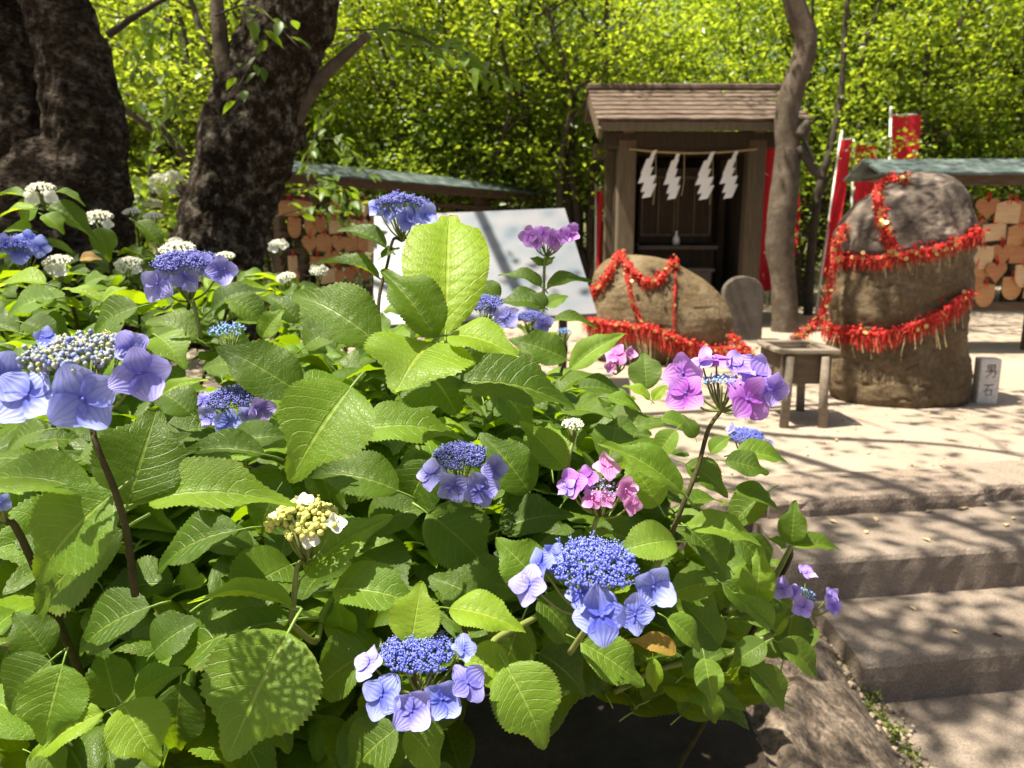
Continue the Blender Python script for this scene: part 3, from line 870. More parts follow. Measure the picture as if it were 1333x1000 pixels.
# roof: front slope, back slope, thick bark edge
roof_root = None
def roof_slab(y0, z0, y1, z1, th, name, ncol=13):
    """shingle courses running down the slope"""
    global roof_root
    n = 7
    d = np.array([0, y1 - y0, z1 - z0]); L_ = np.linalg.norm(d); u = d / L_
    nn = np.array([0, -u[2], u[1]]) * (1 if u[1] < 0 else 1)
    if nn[2] < 0: nn = -nn
    rr = np.random.default_rng(int(abs(y1) * 100))
    base = MB()
    M3 = Matrix(((1, 0, 0), (0, u[1], nn[1]), (0, u[2], nn[2])))
    c = np.array([0, (y0 + y1) / 2, (z0 + z1) / 2]) - nn * th * .5
    base.box(c, (2.24, L_, th), M3, bev=.01)
    rb = part(name, base, M['roof_wood'], SH)
    for k in range(n):
        t = (k + .5) / n
        for (xa, xb) in ((-1.135, -.38), (-.378, .39), (.392, 1.135)):
            m_ = MB()
            nx = 12
            V, Fq = [], []
            for i in range(nx + 1):
                x = xa + (xb - xa) * i / nx
                j = .012 * noise.noise(Vector((x * 9, k * 3.1, y1))) + .006 * rr.normal()
                lift = .022 + .007 * noise.noise(Vector((x * 5, k, 3)))
                pb = np.array([x, y0, z0]) + d * ((k - .15) / n if k else 0) + nn * .006
                pf = np.array([x, y0, z0]) + d * ((k + 1) / n) + u * (j + .02) + nn * lift
                V += [pb, pf, pf - nn * .02]
            for i in range(nx):
                q = 3 * i
                Fq += [(q, q + 3, q + 4, q + 1), (q + 1, q + 4, q + 5, q + 2)]
            m_.add(V, Fq)
            obj('shingle_course', m_.mesh('shingle_course', [M['roof_wood']]), rb)
    return rb
roof_slab(.10, 2.72, -1.02, 2.22, .085, 'roof_slope')
roof_slab(.12, 2.72, .62, 2.47, .085, 'roof_slope')
m_ = MB(); m_.box((0, .11, 2.745), (2.29, .20, .07), bev=.02); part('ridge_board', m_, M['roof_wood'], SH)
m_ = MB(); m_.box((0, -1.015, 2.155), (2.2, .03, .09), bev=.005); part('eave_board', m_, M['shrine_wood'], SH)
for k in range(11):
    m_ = MB()
    x = -1.03 + k * .206
    d = np.array([0, -1.1, -.49]); u = nrm(d); M3 = Matrix(((1, 0, 0), (0, u[1], -u[2]), (0, u[2], u[1])))
    m_.box((x, -.44, 2.365), (.045, 1.12, .05), M3); part('rafter', m_, M['shrine_wood'], SH)
for x in (-1.10, 1.10):
    m_ = MB(); m_.box((x, -.46, 2.33), (.04, 1.24, .12), M3, bev=.005); part('barge_board', m_, M['shrine_wood'], SH)
# inner altar
IN = thing('altar', 'small dark wooden altar with latticed doors inside the shrine shelter', 'altar', (2.02, 9.78, 0))
m_ = MB(); m_.box((0, .1, .52), (.95, .55, .70), bev=.01); part('stand', m_, M['shrine_dark'], IN)
m_ = MB(); m_.box((0, -.05, .88), (.98, .5, .05), bev=.008); part('shelf', m_, M['stele'], IN)
m_ = MB(); m_.box((0, .15, 1.38), (.92, .45, .92), bev=.01); part('cabinet', m_, M['shrine_dark'], IN)
for k in range(2):
    dr = obj('lattice_door', None, IN)
    dr.location = (-.22 + .44 * k, -.09, 1.36)
    m_ = MB()
    for x in np.linspace(-.2, .2, 3): m_.box((x, 0, .02), (.022, .02, .70))
    for z in (-.33, .36): m_.box((0, .004, z), (.42, .02, .03))
    obj('lattice_bars', m_.mesh('lattice_bars', [M['shrine_wood']]), dr)
m_ = MB(); m_.box((0, -.42, .62), (.78, .30, .04), bev=.006); m_.box((0, -.44, .52), (.70, .22, .18)); part('offering_step', m_, M['stele'], IN)
# porcelain bottle
prof = [(0, .0), (.035, .0), (.045, .04), (.042, .085), (.018, .12), (.014, .155), (.020, .17), (0, .17)]
def lathe(prof, n=14):
    V, Fq = [], []
    for r_, z in prof:
        for j in range(n):
            V.append((r_ * math.cos(6.2832 * j / n), r_ * math.sin(6.2832 * j / n), z))
    for i in range(len(prof) - 1):
        for j in range(n):
            Fq.append((i * n + j, i * n + (j + 1) % n, (i + 1) * n + (j + 1) % n, (i + 1) * n + j))
    return V, Fq
V, Fq = lathe(prof)
tag(obj('sake_bottle', mesh_of('sake_bottle', V, Fq, M['porcelain'], True), loc=(2.02, 9.62, .906)), 'small white porcelain bottle on the altar shelf in the shrine', 'bottle')
# sacred rope with paper streamers
rp_ = thing('sacred_rope', 'thin straw rope with four zigzag white paper streamers across the shrine front', 'rope', (2.03, 8.945, 1.985))
pts = [np.array([x, 0, -.055 * (1 - (x / .8) ** 2)]) for x in np.linspace(-.72, .72, 17)]
m_ = MB(); m_.tube(pts, .012, 7, 0, .3, 2, fr=40); part('cord', m_, M['rope'], rp_, True)
sh_px = [843, 875, 918, 949]
for k, px in enumerate(sh_px):
    X = PY(px, 225, 8.95)[0] - 2.03
    st = obj('paper_streamer', None, rp_)
    z0 = -.055 * (1 - (X / .8) ** 2)
    V, Fq = [], []
    # four folded lozenges stepping down to one side and back
    w = .115; hgt = .19
    x = .0; z = 0.0
    path = [(.050, .0, .06, .16), (-.005, -.10, .10, .17), (-.022, -.215, .125, .17), (.012, -.315, .125, .18), (.028, -.42, .115, .15)]
    sx = 1
    for j, (cx, cz, ww, hh) in enumerate(path):
        sl = .055
        yy = -.012 * (j % 2) - .003 * j
        i0 = len(V)
        V += [(cx - ww / 2 + sl, yy, cz), (cx + ww / 2 + sl, yy, cz + .018), (cx + ww / 2 - sl * .4, yy - .02, cz - hh), (cx - ww / 2 - sl * .4, yy - .02, cz - hh - .018)]
        V += [(q[0], q[1] + .002, q[2]) for q in V[i0:i0 + 4]]
        Fq += [(i0, i0 + 1, i0 + 2, i0 + 3), (i0 + 7, i0 + 6, i0 + 5, i0 + 4), (i0, i0 + 4, i0 + 5, i0 + 1), (i0 + 1, i0 + 5, i0 + 6, i0 + 2), (i0 + 2, i0 + 6, i0 + 7, i0 + 3), (i0 + 3, i0 + 7, i0 + 4, i0)]
    o2 = obj('paper_strip', mesh_of('paper_strip', V, Fq, M['paper']), st)
    st.location = (X - .02, -.01, z0); st.scale = (.86, 1, .88)
    st.rotation_euler = (0, 0, .25 * math.sin(k * 2.1))
for k, X in enumerate((-.42, -.10, .22, .48)):
    m_ = MB(); m_.tube([(X, 0, -.03), (X + .01, -.01, -.35), (X - .01, 0, -.62 + .1 * (k % 2))], .005, 5); part('straw_strand', m_, M['rope'], rp_)

# dark rounded slab beside the round stone
def slab():
    prof2 = [(-.20, 0)] + [(-.20 * math.cos(t), .48 + .17 * math.sin(t)) for t in np.linspace(0, math.pi, 13)] + [(.20, 0)]
    V = [(x, -.06, z) for x, z in prof2] + [(x, .06, z) for x, z in prof2]
    n = len(prof2)
    Fq = [tuple(range(n)), tuple(range(2 * n - 1, n - 1, -1))] + [(i, i + n, (i + 1) % n + n, (i + 1) % n) for i in range(n)]
    o = obj('stone_slab', mesh_of('stone_slab', V, Fq, M['stele']), loc=(2.27, 7.6, -.02))
    bv = o.modifiers.new('bevel', 'BEVEL'); bv.width = .015; bv.segments = 2
    tag(o, 'dark round-topped stone slab standing right of the reclining round stone', 'stone')
slab()

# ================================================================== STONES
def silhouette_stone(name, rows, Y, depth_ratio, mat, seed, amp=.03, fr=3.0, nseg=120, sub=9, zbot=-.05):
    """rows: (py, xl, xr) outline read off at distance Y; depth from the width"""
    a = []
    for py, xl, xr in rows:
        L_ = PY(xl, py, Y); R_ = PY(xr, py, Y)
        a.append((L_[2], (L_[0] + R_[0]) / 2, (R_[0] - L_[0]) / 2))
    a = sorted(a)
    z = np.array([q[0] for q in a]); cx = np.array([q[1] for q in a]); hw = np.array([q[2] for q in a])
    zz = np.linspace(min(zbot, z[0]), z[-1], sub * len(rows))
    # finer rows near the top
    zz = np.concatenate([zz[:-1], z[-1] - (z[-1] - zz[-2]) * np.linspace(0, 1, 6)[1:-1][::-1] ** 1.6, [z[-1]]])
    zz = np.unique(zz)
    V, Fq = [], []
    for q in zz:
        w = np.interp(q, z, hw); c = np.interp(q, z, cx)
        for j in range(nseg):
            t = 2 * math.pi * j / nseg
            ce, se = math.cos(t), math.sin(t)
            e = .86
            x = c + w * math.copysign(abs(ce) ** e, ce); y = Y + w * depth_ratio * math.copysign(abs(se) ** e, se)
            v = Vector((x, y, q)); d = Vector((ce, se, .0))
            nn = noise.noise(v * fr + Vector((seed, 0, 0))) + .5 * noise.noise(v * fr * 2.3 + Vector((seed, 3, 0))) + .22 * noise.noise(v * fr * 6)
            nn += (.45 if seed < 5 else .12) * (.22 - abs(noise.noise(v * fr * 1.3 + Vector((seed, 9, 2))))) * 1.2 - .35 * max(0, .07 - abs(noise.noise(v * fr * 2.1 + Vector((seed, 1, 8))))) / .07 + .12 * noise.noise(v * fr * 13)
            v += d * amp * nn * min(1, w / .15)
            V.append(tuple(v))
    k = len(zz)
    for i in range(k - 1):
        for j in range(nseg):
            Fq.append((i * nseg + j, i * nseg + (j + 1) % nseg, (i + 1) * nseg + (j + 1) % nseg, (i + 1) * nseg + j))
    Fq.append(tuple((k - 1) * nseg + j for j in range(nseg)))
    return V, Fq
rowsM = [(224, 1196, 1214), (227, 1180, 1226), (233, 1166, 1236), (244, 1146, 1246), (262, 1122, 1254), (285, 1104, 1260), (308, 1094, 1262), (325, 1088, 1263), (334, 1093, 1259), (350, 1092, 1256), (375, 1088, 1253),
         (400, 1085, 1250), (430, 1083, 1247), (460, 1081, 1246), (490, 1080, 1247), (510, 1083, 1248), (526, 1092, 1246), (545, 1110, 1240)]
V, Fq = silhouette_stone('m', rowsM, 4.78, .82, M['male'], 3, .034, 3.2)
me = mesh_of('standing_stone', V, Fq, [M['male'], M['cap']], True)
zs = np.array([np.mean([V[i][2] for i in p.vertices]) for p in me.polygons]); xs_ = np.array([np.mean([V[i][0] for i in p.vertices]) for p in me.polygons])
me.polygons.foreach_set('material_index', (zs > .88 + .10 * (xs_ - 2.3) / .4).astype(np.int32))
male = tag(obj('standing_stone', me), 'tall standing boulder with grey dome top wrapped in red garlands', 'stone')
bvhM = BVHTree.FromPolygons([Vector(v) for v in V], Fq)
rowsF = [(332, 815, 830), (334, 800, 850), (338, 790, 868), (345, 782, 884), (355, 775, 902), (366, 772, 918), (380, 769, 933), (395, 766, 944), (410, 764, 951), (425, 763, 953), (440, 764, 950), (455, 768, 944), (472, 780, 930), (486, 800, 910)]
V, Fq = silhouette_stone('f', rowsF, 6.35, .62, M['female'], 8, .017, 2.2)
tag(obj('round_stone', mesh_of('round_stone', V, Fq, M['female'], True)), 'low rounded reclining boulder draped with red garlands before the shrine', 'stone')
bvhF = BVHTree.FromPolygons([Vector(v) for v in V], Fq)
def hit(bvh, px, py, off, fallback):
    r_ = nrm(ray(px, py))
    loc, nor, idx, dist = bvh.ray_cast(Vector(CAM), Vector(r_))
    if loc is None:
        return PY(px, py, fallback)
    n_ = np.array(nor)
    if n_ @ r_ > 0: n_ = -n_
    return np.array(loc) + n_ * off

# ------------------------------------------------------------------ red garlands of thread and coins
_bm = bmesh.new(); bmesh.ops.create_icosphere(_bm, subdivisions=1, radius=1); _bm.verts.index_update()
ICO = (np.array([v.co for v in _bm.verts]), [tuple(v.index for v in f.verts) for f in _bm.faces]); _bm.free()
def garland(name, label, pts, thick, fringe, dens, coins, seed, pale=.2, group=None):
    r = np.random.default_rng(seed)
    sp = smooth_path(pts, 8)
    base = sp.mean(0)
    o = thing(name, label, 'garland', tuple(base), 0, group)
    sp = sp - base
    L_ = np.sum(np.linalg.norm(np.diff(sp, axis=0), axis=1))
    core = MB(); core.tube(sp, thick * .5 * (1 + .3 * r.normal(size=len(sp)).clip(-1, 1)), 8, 0, .5, seed, fr=25)
    obj('cord', core.mesh('cord', [M['red']], True), o)
    n = int(L_ * dens)
    V, Fq, mi = [], [], []
    def strand(p, d, ln, w, g):
        q = np.array(p); d = nrm(d)
        side = nrm(np.cross(d, nrm(r.normal(size=3)))) * w
        i0 = len(V)
        k = 4
        for s in range(k + 1):
            V.append(q - side * .5); V.append(q + side * .5)
            q = q + d * ln / k
            d = nrm(d + np.array([0, 0, -g]) + r.normal(size=3) * .12)
        mt = 1 if r.uniform() < pale else 0
        for s in range(k):
            Fq.append((i0 + 2 * s, i0 + 2 * s + 1, i0 + 2 * s + 3, i0 + 2 * s + 2)); mi.append(mt)
    lump = MB()
    for _ in range(int(L_ * 190)):                           # knotted loops of thread
        p = sp[r.integers(0, len(sp))] + r.normal(size=3) * thick * .55
        s_ = thick * r.uniform(.18, .42)
        lump.add([p + q * s_ * r.uniform(.6, 1.25, 3) for q in ICO[0]], ICO[1], 1 if r.uniform() < pale else 0)
    obj('thread_knots', lump.mesh('thread_knots', [M['red'], M['red_pale']], True), o)['kind'] = 'stuff'
    for _ in range(int(n * .15)):                            # fuzzy tufts
        p = sp[r.integers(0, len(sp))] + r.normal(size=3) * thick * .5
        d = r.normal(size=3); d[1] -= .5
        strand(p, d, thick * r.uniform(.8, 1.5), thick * .2, .3)
    for _ in range(int(n * 1.5)):                            # hanging ends
        p = sp[r.integers(0, len(sp))] + r.normal(size=3) * thick * .45
        strand(p, [r.normal() * .16, -.14 + r.normal() * .12, -1], fringe * r.uniform(.25, 1.0), .0032, .3)
    for _ in range(int(n * .03)):                            # a few long straw-coloured ends
        p = sp[r.integers(0, len(sp))]
        strand(p, [r.normal() * .2, -.3, -1], fringe * r.uniform(1.2, 2.2), .003, .2)
        for q in range(1, 5): mi[-q] = 2
    q = obj('thread_fringe', mesh_of('thread_fringe', [tuple(v) for v in V], Fq, [M['red'], M['red_pale'], M['straw']], False, mi), o)
    q['kind'] = 'stuff'
    if coins:
        cb = MB()
        for _ in range(int(coins * .6)):
            p = sp[r.integers(0, len(sp))] + r.normal(size=3) * thick * .55 + np.array([0, -thick * .9, -thick * .2])
            n_ = nrm(np.array([r.normal() * .6, -1, r.normal() * .6]))
            a = nrm(np.cross(n_, [0, 0, 1])); b = np.cross(n_, a)
            rad_ = .0125
            ring = [p + rad_ * (math.cos(t) * a + math.sin(t) * b) for t in np.linspace(0, 6.283, 11)[:-1]]
            inner = [p + rad_ * .25 * (math.cos(t) * a + math.sin(t) * b) for t in np.linspace(0, 6.283, 11)[:-1]]
            vv = ring + inner + [v + n_ * .002 for v in ring] + [v + n_ * .002 for v in inner]
            ff = []
            for i in range(10):
                j = (i + 1) % 10
                ff += [(20 + i, 20 + j, 30 + j, 30 + i), (i, 10 + i, 10 + j, j), (i, j, 20 + j, 20 + i), (10 + i, 30 + i, 30 + j, 10 + j)]
            cb.add(vv, ff)
        q = obj('coins', cb.mesh('coins', [M['coin']]), o); q['kind'] = 'stuff'
    return o
def gp(bvh, pix, off, fb): return [hit(bvh, x, y, off, fb) for x, y in pix]
garland('red_garland', 'upper red garland ringing the tall stone under its grey dome', gp(bvhM, [(1092, 318), (1100, 332), (1120, 338), (1150, 336), (1180, 330), (1210, 325), (1238, 318), (1258, 308), (1268, 302)], .028, 4.72), .030, .07, 900, 46, 1)
garland('red_garland', 'lower red garland slung across the middle of the tall stone', gp(bvhM, [(1078, 424), (1095, 430), (1120, 430), (1150, 432), (1180, 424), (1210, 412), (1238, 396), (1256, 380)], .028, 4.72), .030, .10, 850, 26, 2)
garland('red_garland', 'red coin-studded garland hanging down the tall stone dome', gp(bvhM, [(1178, 237), (1160, 238), (1147, 248), (1146, 268), (1148, 290), (1156, 308), (1164, 326)], .026, 4.7), .030, .05, 1000, 44, 3)
garland('red_garland', 'pale red garland falling down the left flank of the tall stone', [PY(1100, 292, 4.72), PY(1090, 315, 4.66), PY(1086, 340, 4.62), PY(1082, 368, 4.58), PY(1074, 395, 4.56), PY(1062, 418, 4.52), PY(1046, 432, 4.5), PY(1036, 438, 4.5)], .030, .05, 900, 40, 4, .55)
garland('red_garland', 'red festoon sagging across the top of the reclining round stone', gp(bvhF, [(806, 335), (818, 348), (832, 362), (848, 368), (862, 360), (872, 348), (878, 342)], .03, 6.2), .038, .07, 800, 26, 5)
garland('red_garland', 'red garland going down the left shoulder of the round stone', gp(bvhF, [(810, 334), (800, 346), (792, 360), (784, 372), (772, 384)], .03, 6.2), .036, .06, 800, 20, 6)
garland('red_garland', 'thin red thread strand hanging left of centre on the round stone', gp(bvhF, [(814, 350), (818, 370), (822, 390), (830, 408), (838, 424)], .022, 6.1), .020, .03, 500, 10, 7)
garland('red_garland', 'thin red thread strand hanging right of centre on the round stone', gp(bvhF, [(877, 344), (878, 370), (877, 400), (877, 440)], .015, 6.1), .012, .03, 350, 3, 8)
garland('red_garland', 'long red fringed garland along the base of the round stone', gp(bvhF, [(768, 412), (790, 420), (815, 424), (840, 426), (860, 432), (880, 440), (905, 448), (930, 452)], .04, 6.05) + [PY(955, 456, 5.95), PY(978, 455, 5.9)], .036, .15, 900, 40, 9)
garland('red_garland', 'short red garland end beside the offering box', [PY(950, 436, 6.0), PY(960, 444, 5.95), PY(968, 452, 5.92), PY(980, 462, 5.9)], .034, .08, 900, 14, 10)

# ================================================================== OFFERING BOX
BX = thing('offering_box', 'weathered wooden offering box on four legs before the tall stone', 'box', (1.565, 4.19, 0))
W_, D_ = .26, .32
for (nm, c, s) in (('front_board', (0, -D_ / 2, .315), (W_, .018, .165)), ('back_board', (0, D_ / 2, .315), (W_, .018, .165)),
                   ('side_board', (-W_ / 2 + .009, 0, .315), (.018, D_ - .02, .163)), ('side_board', (W_ / 2 - .009, 0, .315), (.018, D_ - .02, .163)), ('bottom_board', (0, 0, .245), (W_ - .04, D_ - .02, .016))):
    m_ = MB(); m_.box(c, s, bev=.003); part(nm, m_, M['box_wood'], BX)
for (c, s) in (((0, -D_ / 2 - .018, .410), (W_ + .06, .045, .026)), ((0, D_ / 2 + .018, .410), (W_ + .06, .045, .026)),
               ((-W_ / 2 - .018, 0, .4085), (.042, D_ - .02, .024)), ((W_ / 2 + .018, 0, .4085), (.042, D_ - .02, .024))):
    m_ = MB(); m_.box(c, s, bev=.006); part('rim_board', m_, M['box_rim'], BX)
for x, y in ((-.10, -D_ / 2 - .03), (.085, -D_ / 2 - .03), (-.11, D_ / 2 + .03), (.11, D_ / 2 + .03)):
    m_ = MB(); m_.tube([(x * 1.12, y * 1.05, -.004), (x * 1.04, y * 1.02, .2), (x, y, .385)], [.026, .024, .022], 9, 0, .1, 2, fr=20); part('leg', m_, M['box_rim'], BX, True)

# small stone marker with two engraved characters
MK = thing('stone_marker', 'small white granite marker post with two black characters beside the tall stone', 'marker', (2.90, 4.62, 0), R(-8))
m_ = MB()
m_.box((0, 0, .14), (.118, .09, .28), bev=.006); part('post', m_, M['post_stone'], MK)
def strokes(mb, segs, cx, cz, s):
    for seg in segs:
        pts_ = [np.array([cx + a * s, -.0465, cz + b * s]) for a, b in seg[0]]
        w0, w1 = seg[1]
        sp = smooth_path(pts_, 5) if len(pts_) > 2 else np.linspace(pts_[0], pts_[1], 6)
        d = np.gradient(sp, axis=0)
        V, Fq = [], []
        for i, (p, t) in enumerate(zip(sp, d)):
            t = nrm(t); nn_ = np.array([-t[2], 0, t[0]])
            w = (w0 + (w1 - w0) * i / (len(sp) - 1)) * s * .5
            V += [p + nn_ * w, p - nn_ * w]
        for i in range(len(sp) - 1):
            Fq.append((2 * i, 2 * i + 2, 2 * i + 3, 2 * i + 1))
        mb.add(V, Fq)
m_ = MB()
otoko = [([(-.55, .95), (-.50, .15)], (.16, .13)), ([(-.55, .92), (.45, 1.0)], (.12, .16)), ([(.45, 1.0), (.38, .22)], (.17, .12)), ([(-.05, .95), (-.08, .2)], (.12, .12)),
         ([(-.5, .57), (.4, .62)], (.11, .11)), ([(-.5, .2), (.4, .25)], (.12, .12)),
         ([(-.85, -.08), (.62, .02)], (.12, .16)), ([(.62, .02), (.55, -.55), (.38, -.95), (.2, -.82)], (.17, .06)), ([(.05, .2), (-.15, -.35), (-.8, -1.0)], (.16, .06))]
ishi = [([(-.75, .85), (.75, .95)], (.12, .17)), ([(.0, .9), (-.3, .2), (-.9, -.35)], (.16, .06)), ([(-.35, .05), (-.32, -.9)], (.15, .13)), ([(-.35, .05), (.55, .12)], (.12, .15)),
        ([(.55, .12), (.45, -.85)], (.17, .12)), ([(-.32, -.8), (.45, -.75)], (.12, .12))]
strokes(m_, otoko, .004, .205, .040)
strokes(m_, ishi, -.002, .088, .036)
part('engraved_characters', m_, M['ink'], MK)

# ================================================================== PLAQUE RACKS
def plaque_mesh(kind, mat):
    w, h = .085, .075
    if kind == 0: out = [(-w, -h), (w, -h), (w, h * .75), (0, h * 1.15), (-w, h * .75)]
    elif kind == 1: out = [(w * 1.0 * math.sin(t) ** 3, h * 1.15 * (.8125 * math.cos(t) - .3125 * math.cos(2 * t) - .125 * math.cos(3 * t) - .0625 * math.cos(4 * t)) + .01) for t in np.linspace(0, 6.283, 25)[:-1]]
    elif kind == 2: out = [(-w * .8, h), (w * .8, h), (w * .85, 0)] + [(w * .85 * math.cos(t), -h * 1.2 * math.sin(t)) for t in np.linspace(.3, 2.84, 8)] + [(-w * .85, 0)]
    else: out = [(-w * 1.05, -h * .8), (w * 1.05, -h * .8), (w * 1.05, h * .8), (-w * 1.05, h * .8)]
    n = len(out)
    V = [(x, -.006, z) for x, z in out] + [(x, .006, z) for x, z in out]
    Fq = [tuple(range(n)), tuple(range(2 * n - 1, n - 1, -1))] + [(i, i + n, (i + 1) % n + n, (i + 1) % n) for i in range(n)]
    return mesh_of('board', V, Fq, mat)
PLQ = [[plaque_mesh(k, M[c]) for c in ('ema', 'ema_pale', 'ema_dark')] for k in range(4)]
cm = MB(); cm.tube([(-.012, -.008, .055), (-.006, -.004, .12), (.006, -.004, .12), (.012, -.008, .055)], .004, 5)
CORD = cm.mesh('cord', [M['red']])
KN = ['five-sided', 'heart-shaped', 'shield-shaped', 'oblong']
CN = ['orange-brown', 'pale', 'dark reddish']
def rack(name, label, A, B, rows, spacing, seed, side, posts, roofz, low, skip=None, rowh=.19, fill=1.0):
    """plaque rack between ground points A and B"""
    A, B = np.array(A, float), np.array(B, float)
    d = B - A; L_ = np.linalg.norm(d); u = d / L_
    rz = math.atan2(u[1], u[0])
    o = thing(name, label, 'rack', (A[0], A[1], 0), rz)
    rr = np.random.default_rng(seed)
    for t in posts:
        m_ = MB(); m_.box((t, .10, roofz / 2), (.09, .09, roofz), bev=.006); part('post', m_, M['rack_wood'], o)
    for z in rows:
        m_ = MB(); m_.box((L_ / 2, .045, z + .105), (L_, .035, .05)); part('rail', m_, M['rack_wood'], o)
    m_ = MB(); m_.box((L_ / 2, .04, low), (L_, .06, .075), bev=.004); part('rail', m_, M['rack_wood'], o)
    m_ = MB(); m_.box((L_ / 2, -.16, roofz - .035), (L_ + .5, .035, .11), bev=.004); part('fascia_board', m_, M['rack_wood'], o)
    m_ = MB(); m_.box((L_ / 2, .10, roofz - .01), (L_ + .5, .5, .025)); part('soffit', m_, M['rack_wood'], o)
    # roof of overlapping metal sheets
    rf = obj('roof', None, o)
    ns = max(3, int((L_ + .7) / .45)); w = (L_ + .7) / ns
    for s in (-1, 1):
        for k in range(ns):
            x0 = -.35 + k * w
            yo, zo = (-.30, roofz + .005) if s < 0 else (.50, roofz + .005)
            ri = (.10, roofz + .15)
            V = [(x0 - .01, yo, zo), (x0 + w, yo, zo), (x0 + w, ri[0], ri[1]), (x0 - .01, ri[0], ri[1])]
            V = [(a, b, c + (.004 if i in (0, 3) else 0)) for i, (a, b, c) in enumerate(V)]
            V += [(a, b, c - .02) for a, b, c in V]
            Fq = [(0, 1, 2, 3), (7, 6, 5, 4), (0, 4, 5, 1), (1, 5, 6, 2), (2, 6, 7, 3), (3, 7, 4, 0)]
            obj('roof_sheet', mesh_of('roof_sheet', V, Fq, M['rack_roof']), rf)
    # hanging plaques: things of their own
    for ri_, z in enumerate(rows):
        n = int(L_ / spacing)
        c = 0
        for k in range(n):
            x = (k + .5) * spacing + rr.normal() * .03
            if rr.uniform() > fill: continue
            kd = int(rr.choice([0, 1, 2, 3], p=[.3, .25, .25, .2])); cl = int(rr.choice([0, 1, 2], p=[.55, .25, .2]))
            wp = np.array([A[0], A[1], 0]) + np.array([u[0], u[1], 0]) * x + np.array([u[1], -u[0], 0]) * (.0 + .02 * rr.uniform())
            px, py, dp = proj(wp + np.array([0, 0, z]))
            if skip and skip(px, py): continue
            lab = f'{CN[cl]} {KN[kd]} wooden plaque, {ORD[c]} from left, {ORD[ri_]} row down, {side}'
            c += 1
            e = thing('prayer_plaque', lab, 'plaque', tuple(wp + np.array([0, 0, z + rr.normal() * .022])), rz + rr.normal() * .16, 'wooden plaques hung on the racks')
            e.scale = (1.22, 1, 1.22)
            e.rotation_euler[1] = rr.normal() * .07
            obj('board', PLQ[kd][cl], e); obj('cord', CORD, e)
rack('plaque_rack', 'wooden plaque rack with green roof behind the tall stone', (3.42, 6.85), (5.9, 6.75), [1.20, 1.02, .85, .69, .53], .185, 3, 'right rack', (.04, 1.25, 2.45), 1.52, .40, lambda px, py: px > 1400 or px < 1215, fill=1.0)
rack('plaque_rack', 'wooden plaque rack with green roof left of the picture board', (-2.25, 7.68), (.22, 11.4), [1.28, 1.10, .93, .76, .60], .20, 4, 'left rack', (.05, 1.7, 3.4, 5.0), 1.60, .42, lambda px, py: px > 520 or px < 372, fill=.85)

# ================================================================== LEANING PICTURE BOARD
def picture_board():
    tl, tr, br, bl = PY(487, 281, 5.35), PY(735, 271, 5.35), PY(777, 408, 4.62), PY(486, 424, 4.62)
    o = thing('picture_board', 'large pale leaning board printed with faded flower photograph', 'board', (float((bl[0] + br[0]) / 2), 4.6, 0))
    c = [rel(q, o) for q in (bl, br, tr, tl)]
    n_ = nrm(np.cross(c[1] - c[0], c[3] - c[0]))
    V = [tuple(q) for q in c] + [tuple(q - n_ * .03) for q in c]
    Fq = [(0, 1, 2, 3), (7, 6, 5, 4), (0, 4, 5, 1), (1, 5, 6, 2), (2, 6, 7, 3), (3, 7, 4, 0)]
    obj('panel', mesh_of('panel', V, Fq, M['print']), o)
    for q in ((c[0] * .85 + c[1] * .15), (c[0] * .15 + c[1] * .85), (c[3] * .85 + c[2] * .15), (c[3] * .15 + c[2] * .85)):
        q = q - n_ * .05
        m_ = MB(); m_.box((q[0], q[1] + .02, q[2] / 2), (.05, .05, q[2])); part('leg', m_, M['rack_wood'], o)
picture_board()

# ================================================================== RED BANNERS
def banner(label, px0, py0, px1, py1, Y, wpx, seed, polew=8, ytop=None):
    top = PY(px0, py0, Y); bot = PY(px1, py1, Y)
    d = (top - CAM) @ FW
    w = wpx * d / 1000
    o = thing('banner', label, 'banner', (float(bot[0]), float(Y), 0))
    pole_top = rel(top + (top - bot) * .06, o); pole_bot = np.array([rel(bot + (bot - top) * .0, o)[0], 0, -.02])
    m_ = MB(); m_.tube([pole_bot, pole_top], .016, 8); part('pole', m_, M['pole'], o, True)
    m_ = MB(); m_.tube([rel(top, o), rel(top, o) + np.array([w, 0, .01])], .009, 6); part('crossbar', m_, M['pole'], o, True)
    r = np.random.default_rng(seed)
    nx, nz = 8, 26
    V, Fq = [], []
    hgt = (top - bot)
    for j in range(nz + 1):
        t = j / nz
        p = rel(top, o) - hgt * t * .94
        for i in range(nx + 1):
            s = i / nx
            V.append((p[0] + w * s * (1 - .12 * math.sin(t * 5 + seed)), p[1] - .02 + .035 * math.sin(s * 5 + t * 4 + seed) * (.3 + t), p[2] - .005 + .02 * s * t))
    for j in range(nz):
        for i in range(nx):
            q = j * (nx + 1) + i
            Fq.append((q, q + nx + 1, q + nx + 2, q + 1))
    obj('cloth', mesh_of('cloth', V, Fq, M['banner'], True), o)
banner('red banner on white pole just right of the shrine post', 988, 178, 978, 392, 9.9, 26, 1)
banner('red banner with white marks half hidden behind the grey trunk', 1006, 212, 1002, 342, 10.6, 34, 2)
banner('narrow red banner leaning left of the tall stone', 1094, 182, 1064, 372, 9.2, 15, 3)
banner('red banner beyond the roof end of the right plaque rack', 1112, 188, 1110, 330, 9.9, 26, 4)
banner('tall red banner rising above the right plaque rack roof', 1160, 150, 1160, 330, 9.8, 34, 5)
banner('dim red banner at the left side of the shrine', 776, 248, 776, 372, 10.6, 9, 6)
banner('red banner on white pole against the left shrine wall', 797, 238, 796, 360, 10.2, 10, 7)

